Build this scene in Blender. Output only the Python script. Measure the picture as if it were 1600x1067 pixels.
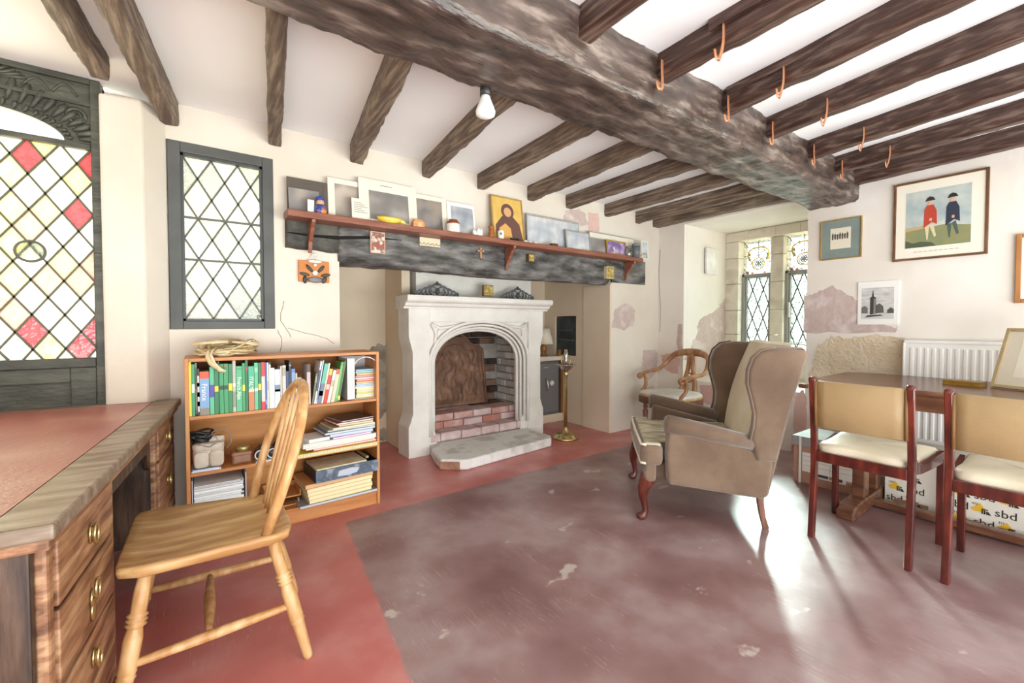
import bpy, bmesh, math, random
from mathutils import Vector, Matrix, noise
random.seed(7)
S = bpy.context.scene
COL = S.collection
R = math.radians
for o in list(bpy.data.objects): bpy.data.objects.remove(o)

# ------------------------------------------------------------------ camera, sky, sun, exposure
H = 1.18
YAW = R(36.0); PIT = R(1.5)
FPX = 680.0
cam_d = bpy.data.cameras.new('camera'); cam = bpy.data.objects.new('camera', cam_d); COL.objects.link(cam)
cam.location = (0, 0, H); cam.rotation_euler = (R(90) - PIT, 0, -YAW)
cam_d.sensor_width = 36.0; cam_d.lens = FPX / 1600 * 36.0; cam_d.shift_y = -10.2 / 1600
cam_d.clip_start = 0.02
S.camera = cam

w = bpy.data.worlds.new('overcast_sky'); S.world = w; w.use_nodes = True
nt = w.node_tree; bg = nt.nodes['Background']
bg.inputs[0].default_value = (0.93, 0.97, 1.0, 1); bg.inputs[1].default_value = 1.2

sun_d = bpy.data.lights.new('hazy_sun', 'SUN'); sun = bpy.data.objects.new('hazy_sun', sun_d); COL.objects.link(sun)
sun_d.energy = 95.0; sun_d.angle = R(18); sun_d.color = (0.92, 0.96, 1.0)
el = R(25)
sun.rotation_euler = Vector((-0.83 * math.cos(el), -0.55 * math.cos(el), -math.sin(el))).to_track_quat('-Z', 'Y').to_euler()

# added fill lamp behind the camera, low, tilted up to brighten the ceiling
dl_d = bpy.data.lights.new('added_ceiling_fill', 'AREA'); dl = bpy.data.objects.new('added_ceiling_fill', dl_d); COL.objects.link(dl)
dl_d.shape = 'RECTANGLE'; dl_d.size = 6.0; dl_d.size_y = 1.6; dl_d.energy = 175; dl_d.color = (0.94, 0.98, 1.0)
dl.location = (1.4, -2.3, 0.35); dl.rotation_euler = Vector((0.02, 0.78, 0.62)).to_track_quat('-Z', 'Y').to_euler()

S.view_settings.view_transform = 'Standard'; S.view_settings.look = 'None'
S.view_settings.gamma = 1.0; S.view_settings.use_curve_mapping = False
S.view_settings.exposure = 0.75

# ------------------------------------------------------------------ helpers
_fw0 = Vector((math.sin(YAW), math.cos(YAW), 0)); _rt = Vector((math.cos(YAW), -math.sin(YAW), 0))
_fw = math.cos(PIT) * _fw0 - math.sin(PIT) * Vector((0, 0, 1)); _up = math.cos(PIT) * Vector((0, 0, 1)) + math.sin(PIT) * _fw0
def at(x, y, X=None, Y=None, Z=None):
    """the point on a plane of the room that a survey pixel of the photograph falls on"""
    d = _fw + _rt * ((x - 800) / FPX) + _up * ((-(y - 533.5) - 10.2) / FPX)
    o = Vector((0, 0, H))
    t = (X - o.x) / d.x if X is not None else (Y - o.y) / d.y if Y is not None else (Z - o.z) / d.z
    return o + d * t

def lin(h):
    h = h.lstrip('#'); c = [int(h[i:i + 2], 16) / 255 for i in (0, 2, 4)]
    return tuple((v / 12.92 if v <= 0.04045 else ((v + 0.055) / 1.055) ** 2.4) for v in c) + (1,)

MATS = {}
def mat(name, c1, c2=None, rough=0.6, scale=6.0, stretch=(1, 1, 1), bump=0.0, bscale=None, metal=0.0, lo=0.35, hi=0.65, spec=0.5,
        detail=6.0, kind='noise', c3=None, rough2=None, emit=None, coat=0.0, space='Object'):
    """procedural material: two (three) colours mixed by a stretched noise, optional fine relief"""
    if name in MATS: return MATS[name]
    m = bpy.data.materials.new(name); m.use_nodes = True; n = m.node_tree.nodes; l = m.node_tree.links
    b = n['Principled BSDF']
    b.inputs['Roughness'].default_value = rough; b.inputs['Metallic'].default_value = metal
    b.inputs['Specular IOR Level'].default_value = spec; b.inputs['Coat Weight'].default_value = coat
    b.inputs['Base Color'].default_value = lin(c1)
    if c2 or bump:
        tc = n.new('ShaderNodeTexCoord'); mp = n.new('ShaderNodeMapping'); mp.inputs['Scale'].default_value = stretch
        l.new(tc.outputs[space], mp.inputs[0])
        if kind == 'wave':
            nz = n.new('ShaderNodeTexWave'); nz.inputs['Scale'].default_value = scale; nz.inputs['Distortion'].default_value = 6
            nz.inputs['Detail'].default_value = 3; nz.inputs['Detail Scale'].default_value = 1.2
            out = nz.outputs['Fac']
        elif kind == 'voronoi':
            nz = n.new('ShaderNodeTexVoronoi'); nz.inputs['Scale'].default_value = scale; out = nz.outputs['Distance']
        else:
            nz = n.new('ShaderNodeTexNoise'); nz.inputs['Scale'].default_value = scale; nz.inputs['Detail'].default_value = detail
            out = nz.outputs['Fac']
        l.new(mp.outputs[0], nz.inputs['Vector'])
        if c2:
            cr = n.new('ShaderNodeValToRGB'); e = cr.color_ramp.elements
            e[0].position = lo; e[0].color = lin(c1); e[1].position = hi; e[1].color = lin(c2)
            if c3: x = e.new((lo + hi) / 2); x.color = lin(c3)
            l.new(out, cr.inputs[0]); l.new(cr.outputs[0], b.inputs['Base Color'])
        if rough2 is not None:
            mr = n.new('ShaderNodeMapRange'); mr.inputs['To Min'].default_value = rough; mr.inputs['To Max'].default_value = rough2
            l.new(out, mr.inputs[0]); l.new(mr.outputs[0], b.inputs['Roughness'])
        if bump:
            if bscale:
                nb = n.new('ShaderNodeTexNoise'); nb.inputs['Scale'].default_value = bscale; nb.inputs['Detail'].default_value = 8
                l.new(mp.outputs[0], nb.inputs['Vector']); bo = nb.outputs['Fac']
            else: bo = out
            bp = n.new('ShaderNodeBump'); bp.inputs['Strength'].default_value = bump; bp.inputs['Distance'].default_value = 0.02
            l.new(bo, bp.inputs['Height']); l.new(bp.outputs[0], b.inputs['Normal'])
    if emit: b.inputs['Emission Color'].default_value = lin(c1); b.inputs['Emission Strength'].default_value = emit
    MATS[name] = m; return m
def flat(h, rough=0.6, **k): return mat('paint_' + h.lstrip('#') + '_%d' % int(rough * 100), h, rough=rough, **k)
GLASS_PASS = 1.0                                 # share of light that old leaded glass lets through
def glass(name, h, clear=0.5, bump=0.4, bscale=40, gloss=0.06):
    """leaded pane: see-through tint mixed with a diffusing part, rippled surface"""
    if name in MATS: return MATS[name]
    m = bpy.data.materials.new(name); m.use_nodes = True; n = m.node_tree.nodes; l = m.node_tree.links
    n.remove(n['Principled BSDF']); out = n['Material Output']
    gc = tuple(v * GLASS_PASS for v in lin(h)[:3]) + (1,)
    tr = n.new('ShaderNodeBsdfTransparent'); tr.inputs[0].default_value = gc
    tl = n.new('ShaderNodeBsdfTranslucent'); tl.inputs[0].default_value = gc
    gl = n.new('ShaderNodeBsdfGlossy'); gl.inputs['Roughness'].default_value = 0.1
    tc = n.new('ShaderNodeTexCoord'); nz = n.new('ShaderNodeTexNoise'); nz.inputs['Scale'].default_value = bscale; nz.inputs['Detail'].default_value = 2
    l.new(tc.outputs['Object'], nz.inputs['Vector'])
    bp = n.new('ShaderNodeBump'); bp.inputs['Strength'].default_value = bump; bp.inputs['Distance'].default_value = 0.01
    l.new(nz.outputs['Fac'], bp.inputs['Height'])
    for q in (tl, gl): l.new(bp.outputs[0], q.inputs['Normal'])
    mr = n.new('ShaderNodeMapRange'); mr.inputs['From Min'].default_value = 0.35; mr.inputs['From Max'].default_value = 0.65
    mr.inputs['To Min'].default_value = max(0, clear - 0.25); mr.inputs['To Max'].default_value = min(1, clear + 0.25)
    l.new(nz.outputs['Fac'], mr.inputs[0])
    m1 = n.new('ShaderNodeMixShader'); l.new(mr.outputs[0], m1.inputs[0]); l.new(tl.outputs[0], m1.inputs[1]); l.new(tr.outputs[0], m1.inputs[2])
    m2 = n.new('ShaderNodeMixShader'); m2.inputs[0].default_value = gloss; l.new(m1.outputs[0], m2.inputs[1]); l.new(gl.outputs[0], m2.inputs[2])
    l.new(m2.outputs[0], out.inputs[0]); MATS[name] = m; return m

WM = {}                                           # world matrices of the Empties and meshes built so far
def tag(o, label=None, cat=None, group=None, kind=None):
    if label: o['label'] = label
    if cat: o['category'] = cat
    if group: o['group'] = group
    if kind: o['kind'] = kind
    return o
def thing(name, label, cat, loc=(0, 0, 0), rz=0.0, group=None, M=None):
    o = bpy.data.objects.new(name, None); COL.objects.link(o); o.empty_display_size = 0.05
    mm = M if M is not None else Matrix.Translation(loc) @ Matrix.Rotation(rz, 4, 'Z')
    o.matrix_world = mm
    WM[o.name] = mm.copy(); tag(o, label, cat, group); return o

class MB:
    def __init__(s): s.v = []; s.f = []; s.s = []
    def add(s, vs, fs, smooth=False, M=None):
        k = len(s.v)
        s.v += [tuple(M @ Vector(p)) if M is not None else tuple(p) for p in vs]
        s.f += [tuple(i + k for i in f) for f in fs]; s.s += [smooth] * len(fs); return s
    def box(s, p0, p1, M=None):
        x0, y0, z0 = (min(a, b) for a, b in zip(p0, p1)); x1, y1, z1 = (max(a, b) for a, b in zip(p0, p1))
        v = [(x, y, z) for z in (z0, z1) for y in (y0, y1) for x in (x0, x1)]
        return s.add(v, [(0, 2, 3, 1), (4, 5, 7, 6), (0, 1, 5, 4), (2, 6, 7, 3), (0, 4, 6, 2), (1, 3, 7, 5)], M=M)
    def bar(s, a, b, wd, ht=None, up=(0, 0, 1)):
        """a straight rectangular bar from a to b"""
        a, b = Vector(a), Vector(b); t = (b - a).normalized(); u = Vector(up)
        if abs(t.dot(u)) > 0.98: u = Vector((1, 0, 0))
        r = t.cross(u).normalized(); u = r.cross(t); h = (ht or wd) / 2; q = wd / 2
        v = [p + r * i + u * j for p in (a, b) for i, j in ((-q, -h), (q, -h), (q, h), (-q, h))]
        return s.add(v, [(3, 2, 1, 0), (4, 5, 6, 7), (0, 1, 5, 4), (1, 2, 6, 5), (2, 3, 7, 6), (3, 0, 4, 7)])
    def prism(s, poly, o, u, v, d):
        """polygon poly (in the axes u, v at o) pushed along the vector d"""
        o, u, v, d = Vector(o), Vector(u), Vector(v), Vector(d)
        ar = sum(poly[i][0] * poly[(i + 1) % len(poly)][1] - poly[(i + 1) % len(poly)][0] * poly[i][1] for i in range(len(poly)))
        if (ar > 0) == (u.cross(v).dot(d) > 0): poly = poly[::-1]
        n = len(poly); b = [o + u * a + v * c for a, c in poly]
        return s.add(b + [p + d for p in b], [tuple(range(n)), tuple(range(2 * n - 1, n - 1, -1))] + [(i, i + n, (i + 1) % n + n, (i + 1) % n) for i in range(n)])
    def lathe(s, prof, o=(0, 0, 0), n=16, M=None, smooth=True, sq=(1, 1)):
        """profile of (radius, height) turned about a vertical axis at o"""
        v = []; f = []; m = len(prof)
        for r, z in prof:
            for k in range(n):
                a = 2 * math.pi * k / n; v.append((o[0] + r * math.cos(a) * sq[0], o[1] + r * math.sin(a) * sq[1], o[2] + z))
        for i in range(m - 1):
            for k in range(n): f.append((i * n + k, i * n + (k + 1) % n, (i + 1) * n + (k + 1) % n, (i + 1) * n + k))
        if prof[0][0] > 1e-5: f.append(tuple(range(n - 1, -1, -1)))
        if prof[-1][0] > 1e-5: f.append(tuple((m - 1) * n + k for k in range(n)))
        return s.add(v, f, smooth, M)
    def turned(s, a, b, prof, n=14):
        """a turned spindle from a to b; prof = (radius, fraction)"""
        a, b = Vector(a), Vector(b); L = (b - a).length
        return s.lathe([(r, t * L) for r, t in prof], n=n, M=Matrix.Translation(a) @ (b - a).to_track_quat('Z', 'Y').to_matrix().to_4x4())
    def tube(s, pts, r, n=8, closed=False, sq=1.0, up=None, smooth=True):
        """round (or flattened, sq) tube along points; r number or list"""
        P = [Vector(p) for p in pts]; m = len(P); v = []; f = []
        rr = r if isinstance(r, (list, tuple)) else [r] * m
        N = None
        for i in range(m):
            t = (P[(i + 1) % m] - P[i - 1]) if closed else (P[min(i + 1, m - 1)] - P[max(i - 1, 0)])
            t.normalize()
            if up is not None: N = Vector(up) - t * t.dot(Vector(up))
            elif N is None: N = t.orthogonal()
            else: N = N - t * N.dot(t)
            N.normalize(); B = t.cross(N)
            for k in range(n):
                a = 2 * math.pi * k / n; v.append(P[i] + N * math.cos(a) * rr[i] + B * math.sin(a) * rr[i] * sq)
        for i in range(m if closed else m - 1):
            j = (i + 1) % m
            for k in range(n): f.append((i * n + k, i * n + (k + 1) % n, j * n + (k + 1) % n, j * n + k))
        if not closed: f += [tuple(range(n - 1, -1, -1)), tuple((m - 1) * n + k for k in range(n))]
        return s.add(v, f, smooth)
    def puff(s, c, sz, e=.4, n=20, m=14):
        """soft stuffed box (superellipsoid)"""
        pw_ = lambda v: math.copysign(abs(v) ** e, v)
        def f(u, v):
            a, b = 2 * math.pi * u, math.pi * (v - .5)
            return (c[0] + sz[0] / 2 * pw_(math.cos(b)) * pw_(math.cos(a)), c[1] + sz[1] / 2 * pw_(math.cos(b)) * pw_(math.sin(a)), c[2] + sz[2] / 2 * pw_(math.sin(b)))
        return s.grid(f, n, m)
    def grid(s, fn, nu, nv, smooth=True):
        v = [fn(i / nu, j / nv) for j in range(nv + 1) for i in range(nu + 1)]
        return s.add(v, [(j * (nu + 1) + i, j * (nu + 1) + i + 1, (j + 1) * (nu + 1) + i + 1, (j + 1) * (nu + 1) + i) for j in range(nv) for i in range(nu)], smooth)
    def rings(s, rs, smooth=True, cap=True):
        """skin a list of equal closed loops"""
        n = len(rs[0]); v = [p for r in rs for p in r]; f = []
        for i in range(len(rs) - 1):
            for k in range(n): f.append((i * n + k, i * n + (k + 1) % n, (i + 1) * n + (k + 1) % n, (i + 1) * n + k))
        if cap: f += [tuple(range(n - 1, -1, -1)), tuple((len(rs) - 1) * n + k for k in range(n))]
        return s.add(v, f, smooth)
    def build(s, name, m, parent=None, bevel=0.0, seg=2, kind=None, label=None, cat=None, group=None, origin=None, fix=True, sub=0, wn=False):
        me = bpy.data.meshes.new(name)
        inv = WM[parent.name].inverted() if parent is not None else (Matrix.Translation(-Vector(origin)) if origin is not None else None)
        me.from_pydata([tuple(inv @ Vector(p)) for p in s.v] if inv is not None else s.v, [], s.f)
        me.polygons.foreach_set('use_smooth', s.s); me.materials.append(m)
        if fix:
            bm = bmesh.new(); bm.from_mesh(me); bmesh.ops.recalc_face_normals(bm, faces=bm.faces); bm.to_mesh(me); bm.free()
        me.update()
        o = bpy.data.objects.new(name, me); COL.objects.link(o)
        if parent is not None: o.parent = parent; WM[o.name] = WM[parent.name]
        else:
            if origin is not None: o.location = origin
            WM[o.name] = Matrix.Translation(origin) if origin is not None else Matrix()
        if bevel:
            bv = o.modifiers.new('soft_edges', 'BEVEL'); bv.width = bevel; bv.segments = seg; bv.limit_method = 'ANGLE'; bv.angle_limit = R(35)
        if sub:
            sb = o.modifiers.new('round', 'SUBSURF'); sb.levels = sub; sb.render_levels = sub
        return tag(o, label, cat, group, kind)

def copy_tree(o, parent=None):
    c = o.copy(); COL.objects.link(c)
    if parent is not None: c.parent = parent
    for ch in o.children: copy_tree(ch, c)
    return c
def pbox(name, m, p0, p1, parent, bevel=0.0, M=None, **k): return MB().box(p0, p1, M).build(name, m, parent, bevel, **k)

_TX = {}
def text_mesh(t, size=1.0):
    """verts and faces of flat lettering, left-bottom at the origin"""
    if t not in _TX:
        c = bpy.data.curves.new('lettering', 'FONT'); c.body = t; c.size = 1.0; c.resolution_u = 2
        o = bpy.data.objects.new('lettering', c); COL.objects.link(o)
        dg = bpy.context.evaluated_depsgraph_get(); me = o.evaluated_get(dg).to_mesh()
        _TX[t] = ([tuple(v.co) for v in me.vertices], [tuple(p.vertices) for p in me.polygons]); o.evaluated_get(dg).to_mesh_clear()
        bpy.data.objects.remove(o); bpy.data.curves.remove(c)
    v, f = _TX[t]; return [(x * size, y * size, z) for x, y, z in v], f
def text_w(t, size): v, _ = text_mesh(t, size); return max(p[0] for p in v)
def frame_M(o, u, v):
    """matrix with local x along u, y along v, z outward, origin o"""
    u, v = Vector(u).normalized(), Vector(v).normalized(); n = u.cross(v)
    return Matrix(((u.x, v.x, n.x, o[0]), (u.y, v.y, n.y, o[1]), (u.z, v.z, n.z, o[2]), (0, 0, 0, 1)))

def fbm(p, s, sd=0.0): return noise.fractal(Vector((p[0] * s + sd, p[1] * s + sd * 1.7, p[2] * s - sd)), 1.0, 2.0, 4, noise_basis='PERLIN_ORIGINAL')
def rough_beam(a, b, wd, ht, amp=0.006, nl=30, sd=0.0, sc=9.0, rnd=0.012, w2=None, nc=5, fine=0.0):
    """hewn timber: a..b is the middle of its TOP face; width wd, height ht downwards; skin displaced by noise"""
    a, b = Vector(a), Vector(b); t = (b - a).normalized(); r = t.cross(Vector((0, 0, 1))).normalized(); up = r.cross(t)
    rings = []
    for i in range(nl + 1):
        f = i / nl; c = a.lerp(b, f); q = (wd + ((w2 or wd) - wd) * f) / 2; ring = []
        base = [(-q + 2 * q * k / nc, -ht) for k in range(nc + 1)] + [(q, -ht + ht * k / nc) for k in range(1, nc + 1)] + [(0, 0), (-q, 0)] + [(-q, -ht * k / nc) for k in range(1, nc)]
        for x, z in base:
            n_ = Vector((0, 0, 0)) + (r * (1 if x > 0 else -1) if abs(abs(x) - q) < 1e-6 else Vector()) + (up * -1 if abs(z + ht) < 1e-6 else Vector())
            if abs(abs(x) - q) < 1e-6 and abs(z + ht) < 1e-6: x *= 1 - rnd / q; z += rnd * 0.6
            p = c + r * x + up * z
            d = fbm(p, sc, sd) * amp
            if fine:
                cell = noise.voronoi(Vector((p.x * 7, p.y * 16, p.z * 16 + sd)))[0]
                d += -fine * max(0, .55 - cell[0]) + fine * .5 * (abs(noise.noise(Vector((p.x * 26, p.y * 60, p.z * 60)))) - .2)
            if z > -0.005: d = 0
            ring.append(p + n_ * d)
        rings.append(ring)
    return MB().rings(rings, smooth=True)

def clip_poly(poly, x0, x1, y0, y1):
    def cut(P, ins, inter):
        out = []
        for i in range(len(P)):
            a, b = P[i - 1], P[i]
            if ins(b):
                if not ins(a): out.append(inter(a, b))
                out.append(b)
            elif ins(a): out.append(inter(a, b))
        return out
    def ix(c): return lambda a, b: (c, a[1] + (b[1] - a[1]) * (c - a[0]) / (b[0] - a[0]))
    def iy(c): return lambda a, b: (a[0] + (b[0] - a[0]) * (c - a[1]) / (b[1] - a[1]), c)
    for ins, it in ((lambda p: p[0] >= x0 - 1e-9, ix(x0)), (lambda p: p[0] <= x1 + 1e-9, ix(x1)), (lambda p: p[1] >= y0 - 1e-9, iy(y0)), (lambda p: p[1] <= y1 + 1e-9, iy(y1))):
        if not poly: return []
        poly = cut(poly, ins, it)
    return poly
def lattice(parent, M, x0, x1, y0, y1, ox, oy, wx, wy, paneM, cameM, th=0.004, cw=0.009):
    """diamond-leaded light in the plane of M: every pane an object, the lead cames bars joined as one lattice"""
    i0, i1 = int((x0 - ox) / wx) - 2, int((x1 - ox) / wx) + 2; j0, j1 = int((y0 - oy) / wy) - 2, int((y1 - oy) / wy) + 2
    for i in range(2 * i0, 2 * i1):
        for j in range(2 * j0, 2 * j1):
            if (i + j) % 2 == 0: continue
            cx, cy = ox + i * wx / 2, oy + j * wy / 2
            P = clip_poly([(cx - wx / 2, cy), (cx, cy - wy / 2), (cx + wx / 2, cy), (cx, cy + wy / 2)], x0, x1, y0, y1)
            if len(P) < 3: continue
            ar = abs(sum(P[k - 1][0] * P[k][1] - P[k][0] * P[k - 1][1] for k in range(len(P)))) / 2
            if ar < wx * wy * 0.01: continue
            mb = MB().prism(P, M @ Vector((0, 0, random.uniform(-.0015, .0015))), M.to_3x3() @ Vector((1, 0, 0)), M.to_3x3() @ Vector((0, 1, 0)), M.to_3x3() @ Vector((0, 0, th)))
            mb.build('pane', paneM(cx, cy), parent)
    mb = MB()
    for sgn in (1, -1):
        for k in range(-40, 41):
            # line: y = oy + sgn*wy/wx*(x-ox) + k*wy
            pts = []
            for x in (x0, x1):
                y = oy + sgn * wy / wx * (x - ox) + k * wy
                if y0 - 1e-9 <= y <= y1 + 1e-9: pts.append((x, y))
            for y in (y0, y1):
                x = ox + sgn * (y - oy - k * wy) * wx / wy
                if x0 + 1e-9 < x < x1 - 1e-9: pts.append((x, y))
            if len(pts) == 2 and (Vector(pts[0]) - Vector(pts[1])).length > 0.01:
                mb.bar(M @ Vector((*pts[0], th / 2)), M @ Vector((*pts[1], th / 2)), cw, 0.012, up=M.to_3x3() @ Vector((0, 0, 1)))
    mb.build('lead_lattice', cameM, parent)

# ------------------------------------------------------------------ materials
YF, XR, ZC = 3.15, 4.42, 2.43            # fireplace wall, right wall, ceiling
plaster = mat('cream_plaster', '#E2D9CC', '#D9CEBE', rough=0.85, scale=1.6, bump=0.25, bscale=9, spec=0.2)
plaster_r = mat('pale_plaster', '#EEE7DE', '#E4DACD', rough=0.85, scale=1.3, bump=0.2, bscale=8, spec=0.2)
alcove_m = mat('beige_limewash', '#E3D3BB', '#DAC8AE', rough=0.9, scale=1.4, bump=0.2, bscale=8, spec=0.2)
ceil_m = mat('white_ceiling_plaster', '#F7F6F4', '#F2F1EE', rough=0.9, scale=1.2, bump=0.12, bscale=5, spec=0.15)
stone_w = mat('painted_stone', '#EAE6DE', '#DFDAD0', rough=0.75, scale=5, bump=0.2, bscale=40, spec=0.25)
stone_b = mat('bath_stone', '#D9D0BF', '#C9BFAE', rough=0.8, scale=4, bump=0.2, bscale=35, spec=0.2, c3='#E2DACB')
oak_dark = mat('black_oak', '#3A2C24', '#6B5A4D', rough=0.5, scale=7, stretch=(1, 1, 1), bump=0.6, bscale=26, c3='#544539', spec=0.5)
beam_m = mat('hewn_beam_oak', '#2A1F1A', '#9A8A80', rough=0.42, rough2=0.3, scale=7, stretch=(.6, 2.4, 2.4), bump=.7, bscale=12, lo=0.32, hi=0.74, c3='#54443C', spec=0.7)
joist_m = mat('joist_oak', '#56453A', '#94826F', rough=0.6, scale=7, stretch=(7, .5, 7), bump=0.5, bscale=9, c3='#6E5D4F', spec=0.4)
joist_d = mat('dark_joist_oak', '#38241D', '#6E5A4F', rough=0.42, scale=7, stretch=(7, .5, 7), bump=0.5, bscale=9, c3='#4C332A', spec=0.5)
bare_m = mat('bare_plaster', '#CDB9B2', '#DACBC5', rough=0.9, scale=7, bump=0.4, bscale=30, c3='#C6B0A9', spec=0.15)
bare_s = mat('bare_sand_plaster', '#E2D1B7', '#D8C4A6', rough=0.95, scale=9, bump=0.7, bscale=40, spec=0.1)
bare_g = mat('bare_grey_render', '#9C9384', '#8B8273', rough=0.95, scale=7, bump=0.6, bscale=30, c3='#ADA494', spec=0.1)
bare_p = mat('bare_pink_plaster', '#D3ACA1', '#DEBEB4', rough=0.9, scale=6, bump=0.4, bscale=30, spec=0.15)
lead = flat('#5B594F', 0.5)
black_gap = flat('#15110F', 0.9)

# ------------------------------------------------------------------ floor
def floor_material():
    m = bpy.data.materials.new('red_painted_concrete'); m.use_nodes = True; n = m.node_tree.nodes; l = m.node_tree.links; b = n['Principled BSDF']
    g = n.new('ShaderNodeTexCoord'); sx = n.new('ShaderNodeSeparateXYZ'); l.new(g.outputs['Object'], sx.inputs[0])
    def math_(op, a, c, d=None):
        q = n.new('ShaderNodeMath'); q.operation = op
        for i, v in enumerate((a, c)):
            if v is None: continue
            if isinstance(v, (int, float)): q.inputs[i].default_value = v
            else: l.new(v, q.inputs[i])
        return q.outputs[0]
    def noise_(sc, det=6, st=(1, 1, 1), rz=0):
        mp = n.new('ShaderNodeMapping'); mp.inputs['Scale'].default_value = st; mp.inputs['Rotation'].default_value = (0, 0, rz); l.new(g.outputs['Object'], mp.inputs[0])
        q = n.new('ShaderNodeTexNoise'); q.inputs['Scale'].default_value = sc; q.inputs['Detail'].default_value = det; l.new(mp.outputs[0], q.inputs['Vector']); return q.outputs['Fac']
    def ramp(src, stops):
        c = n.new('ShaderNodeValToRGB'); e = c.color_ramp.elements
        e[0].position, e[0].color = stops[0][0], lin(stops[0][1]); e[1].position, e[1].color = stops[-1][0], lin(stops[-1][1])
        for p, h in stops[1:-1]: q = e.new(p); q.color = lin(h)
        l.new(src, c.inputs[0]); return c.outputs[0]
    def step(src, a, c):
        q = n.new('ShaderNodeMapRange'); q.interpolation_type = 'SMOOTHSTEP'; q.inputs['From Min'].default_value = a; q.inputs['From Max'].default_value = c; l.new(src, q.inputs[0]); return q.outputs[0]
    def mix(f, a, c):
        q = n.new('ShaderNodeMixRGB'); l.new(f, q.inputs[0])
        for i, v in ((1, a), (2, c)):
            if isinstance(v, str): q.inputs[i].default_value = lin(v)
            else: l.new(v, q.inputs[i])
        return q.outputs[0]
    # the worn, unpainted field a carpet once covered: X > 0.70 - 0.11*(2.64 - Y), Y < 2.64 + 0.03*X
    ex = math_('ADD', math_('SUBTRACT', sx.outputs[0], 0.70), math_('MULTIPLY', math_('SUBTRACT', 2.64, sx.outputs[1]), 0.11))
    ey = math_('SUBTRACT', math_('ADD', math_('MULTIPLY', sx.outputs[0], 0.03), 2.63), sx.outputs[1])
    wob = math_('MULTIPLY', math_('SUBTRACT', noise_(9), 0.5), 0.02)
    worn = math_('MULTIPLY', step(math_('ADD', ex, wob), -0.012, 0.012), step(math_('ADD', ey, wob), -0.012, 0.012))
    red = ramp(noise_(2.6, 8), ((0.3, '#B55E57'), (0.5, '#C0706A'), (0.7, '#CF918B')))
    mauve = ramp(noise_(2.2, 9), ((0.3, '#775452'), (0.48, '#8F6E6C'), (0.6, '#A08987'), (0.75, '#937069')))
    col = mix(worn, red, mauve)
    film = math_('MULTIPLY', step(noise_(1.1, 7, (1, 1, 1), 0.6), 0.52, 0.78), 0.5)
    col = mix(film, col, '#C9B4B2')
    # glue spots and long scratches
    col = mix(math_('MULTIPLY', step(noise_(3.4, 4, (1, 1.6, 1), 1.0), 0.655, 0.70), worn), col, '#BFB0A8')
    for k, (rz, sc) in enumerate(((0.5, 3.0), (1.5, 2.4), (2.5, 2.7))):
        sc1 = noise_(sc, 2, (26, 0.8, 1), rz); q = math_('ABSOLUTE', math_('SUBTRACT', sc1, 0.5), None)
        line = math_('MULTIPLY', math_('SUBTRACT', 1.0, step(q, 0.001, 0.005)), step(noise_(2.1 + k, 3), 0.54, 0.62))
        col = mix(math_('MULTIPLY', line, 0.55), col, '#CFB9B3')
    l.new(col, b.inputs['Base Color'])
    rr = n.new('ShaderNodeMapRange'); rr.inputs['To Min'].default_value = 0.22; rr.inputs['To Max'].default_value = 0.5; l.new(noise_(4, 8), rr.inputs[0]); l.new(rr.outputs[0], b.inputs['Roughness'])
    b.inputs['Specular IOR Level'].default_value = 0.6
    bp = n.new('ShaderNodeBump'); bp.inputs['Strength'].default_value = 0.25; bp.inputs['Distance'].default_value = 0.01; l.new(noise_(7, 7), bp.inputs['Height']); l.new(bp.outputs[0], b.inputs['Normal'])
    return m
fl = MB().box((-2.4, -1.0, -0.08), (XR + 0.02, 4.5, 0)).build('floor', floor_material(), kind='structure')
gr = MB().box((XR + 0.02, -20, -0.4), (40, 40, -0.3)).box((-40, 4.5, -0.4), (XR + 0.02, 40, -0.3)).build('ground', mat('gravel_and_grass', '#8E9078', '#A3A28C', rough=0.9, scale=2), kind='structure')

# ------------------------------------------------------------------ walls
win = (-0.117, 0.412, 1.147, 2.222)
wb = MB()
wb.box((-0.128, YF, 0), (0.81, YF + .32, win[2])).box((-0.128, YF, win[3]), (0.81, YF + .32, 2.6)).box((win[1], YF, win[2]), (0.81, YF + .32, win[3])).box((-0.2, YF + .05, win[2]), (win[0], YF + .32, win[3]))
wb.box((0.81, YF, 1.72), (3.6, YF + .32, 2.6))
wb.box((3.6, YF, 0), (XR + 1.1, YF + .4, 2.6))
wall_back = wb.build('wall_back', plaster, kind='structure')
hx = (3.68, 4.05, 0.80, 1.27)
wall_alcove = MB().box((0.45, 4.25, 0), (3.9, 4.4, 2.6)).build('wall_alcove', alcove_m, kind='structure')
MB().box((0.45, YF + .32, 0), (0.6, 4.25, 2.6)).build('wall_alcove_left', alcove_m, kind='structure')
MB().box((0.6, YF + .34, 2.0), (3.6, 4.25, 2.1)).build('ceiling_alcove', alcove_m, kind='structure')
al = MB().box((3.6, YF + .4, 0), (3.95, hx[0], 2.6)).box((3.6, hx[1], 0), (3.95, 4.25, 2.6)).box((3.6, hx[0], 0), (3.95, hx[1], hx[2])).box((3.6, hx[0], hx[3]), (3.95, hx[1], 2.6))
al.box((3.9, hx[0], hx[2]), (3.95, hx[1], hx[3])).box((3.585, YF + .004, 0), (3.6, YF + .4, 1.6))
al.build('wall_alcove_right', alcove_m, kind='structure')
MB().box((1.66, 3.80, 1.44), (3.02, 4.25, 2.0)).build('wall_chimney', stone_w, kind='structure')
MB().box((1.53, 3.825, 0), (1.61, 4.25, 2.0)).build('wall_chimney_side', alcove_m, kind='structure')
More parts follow.
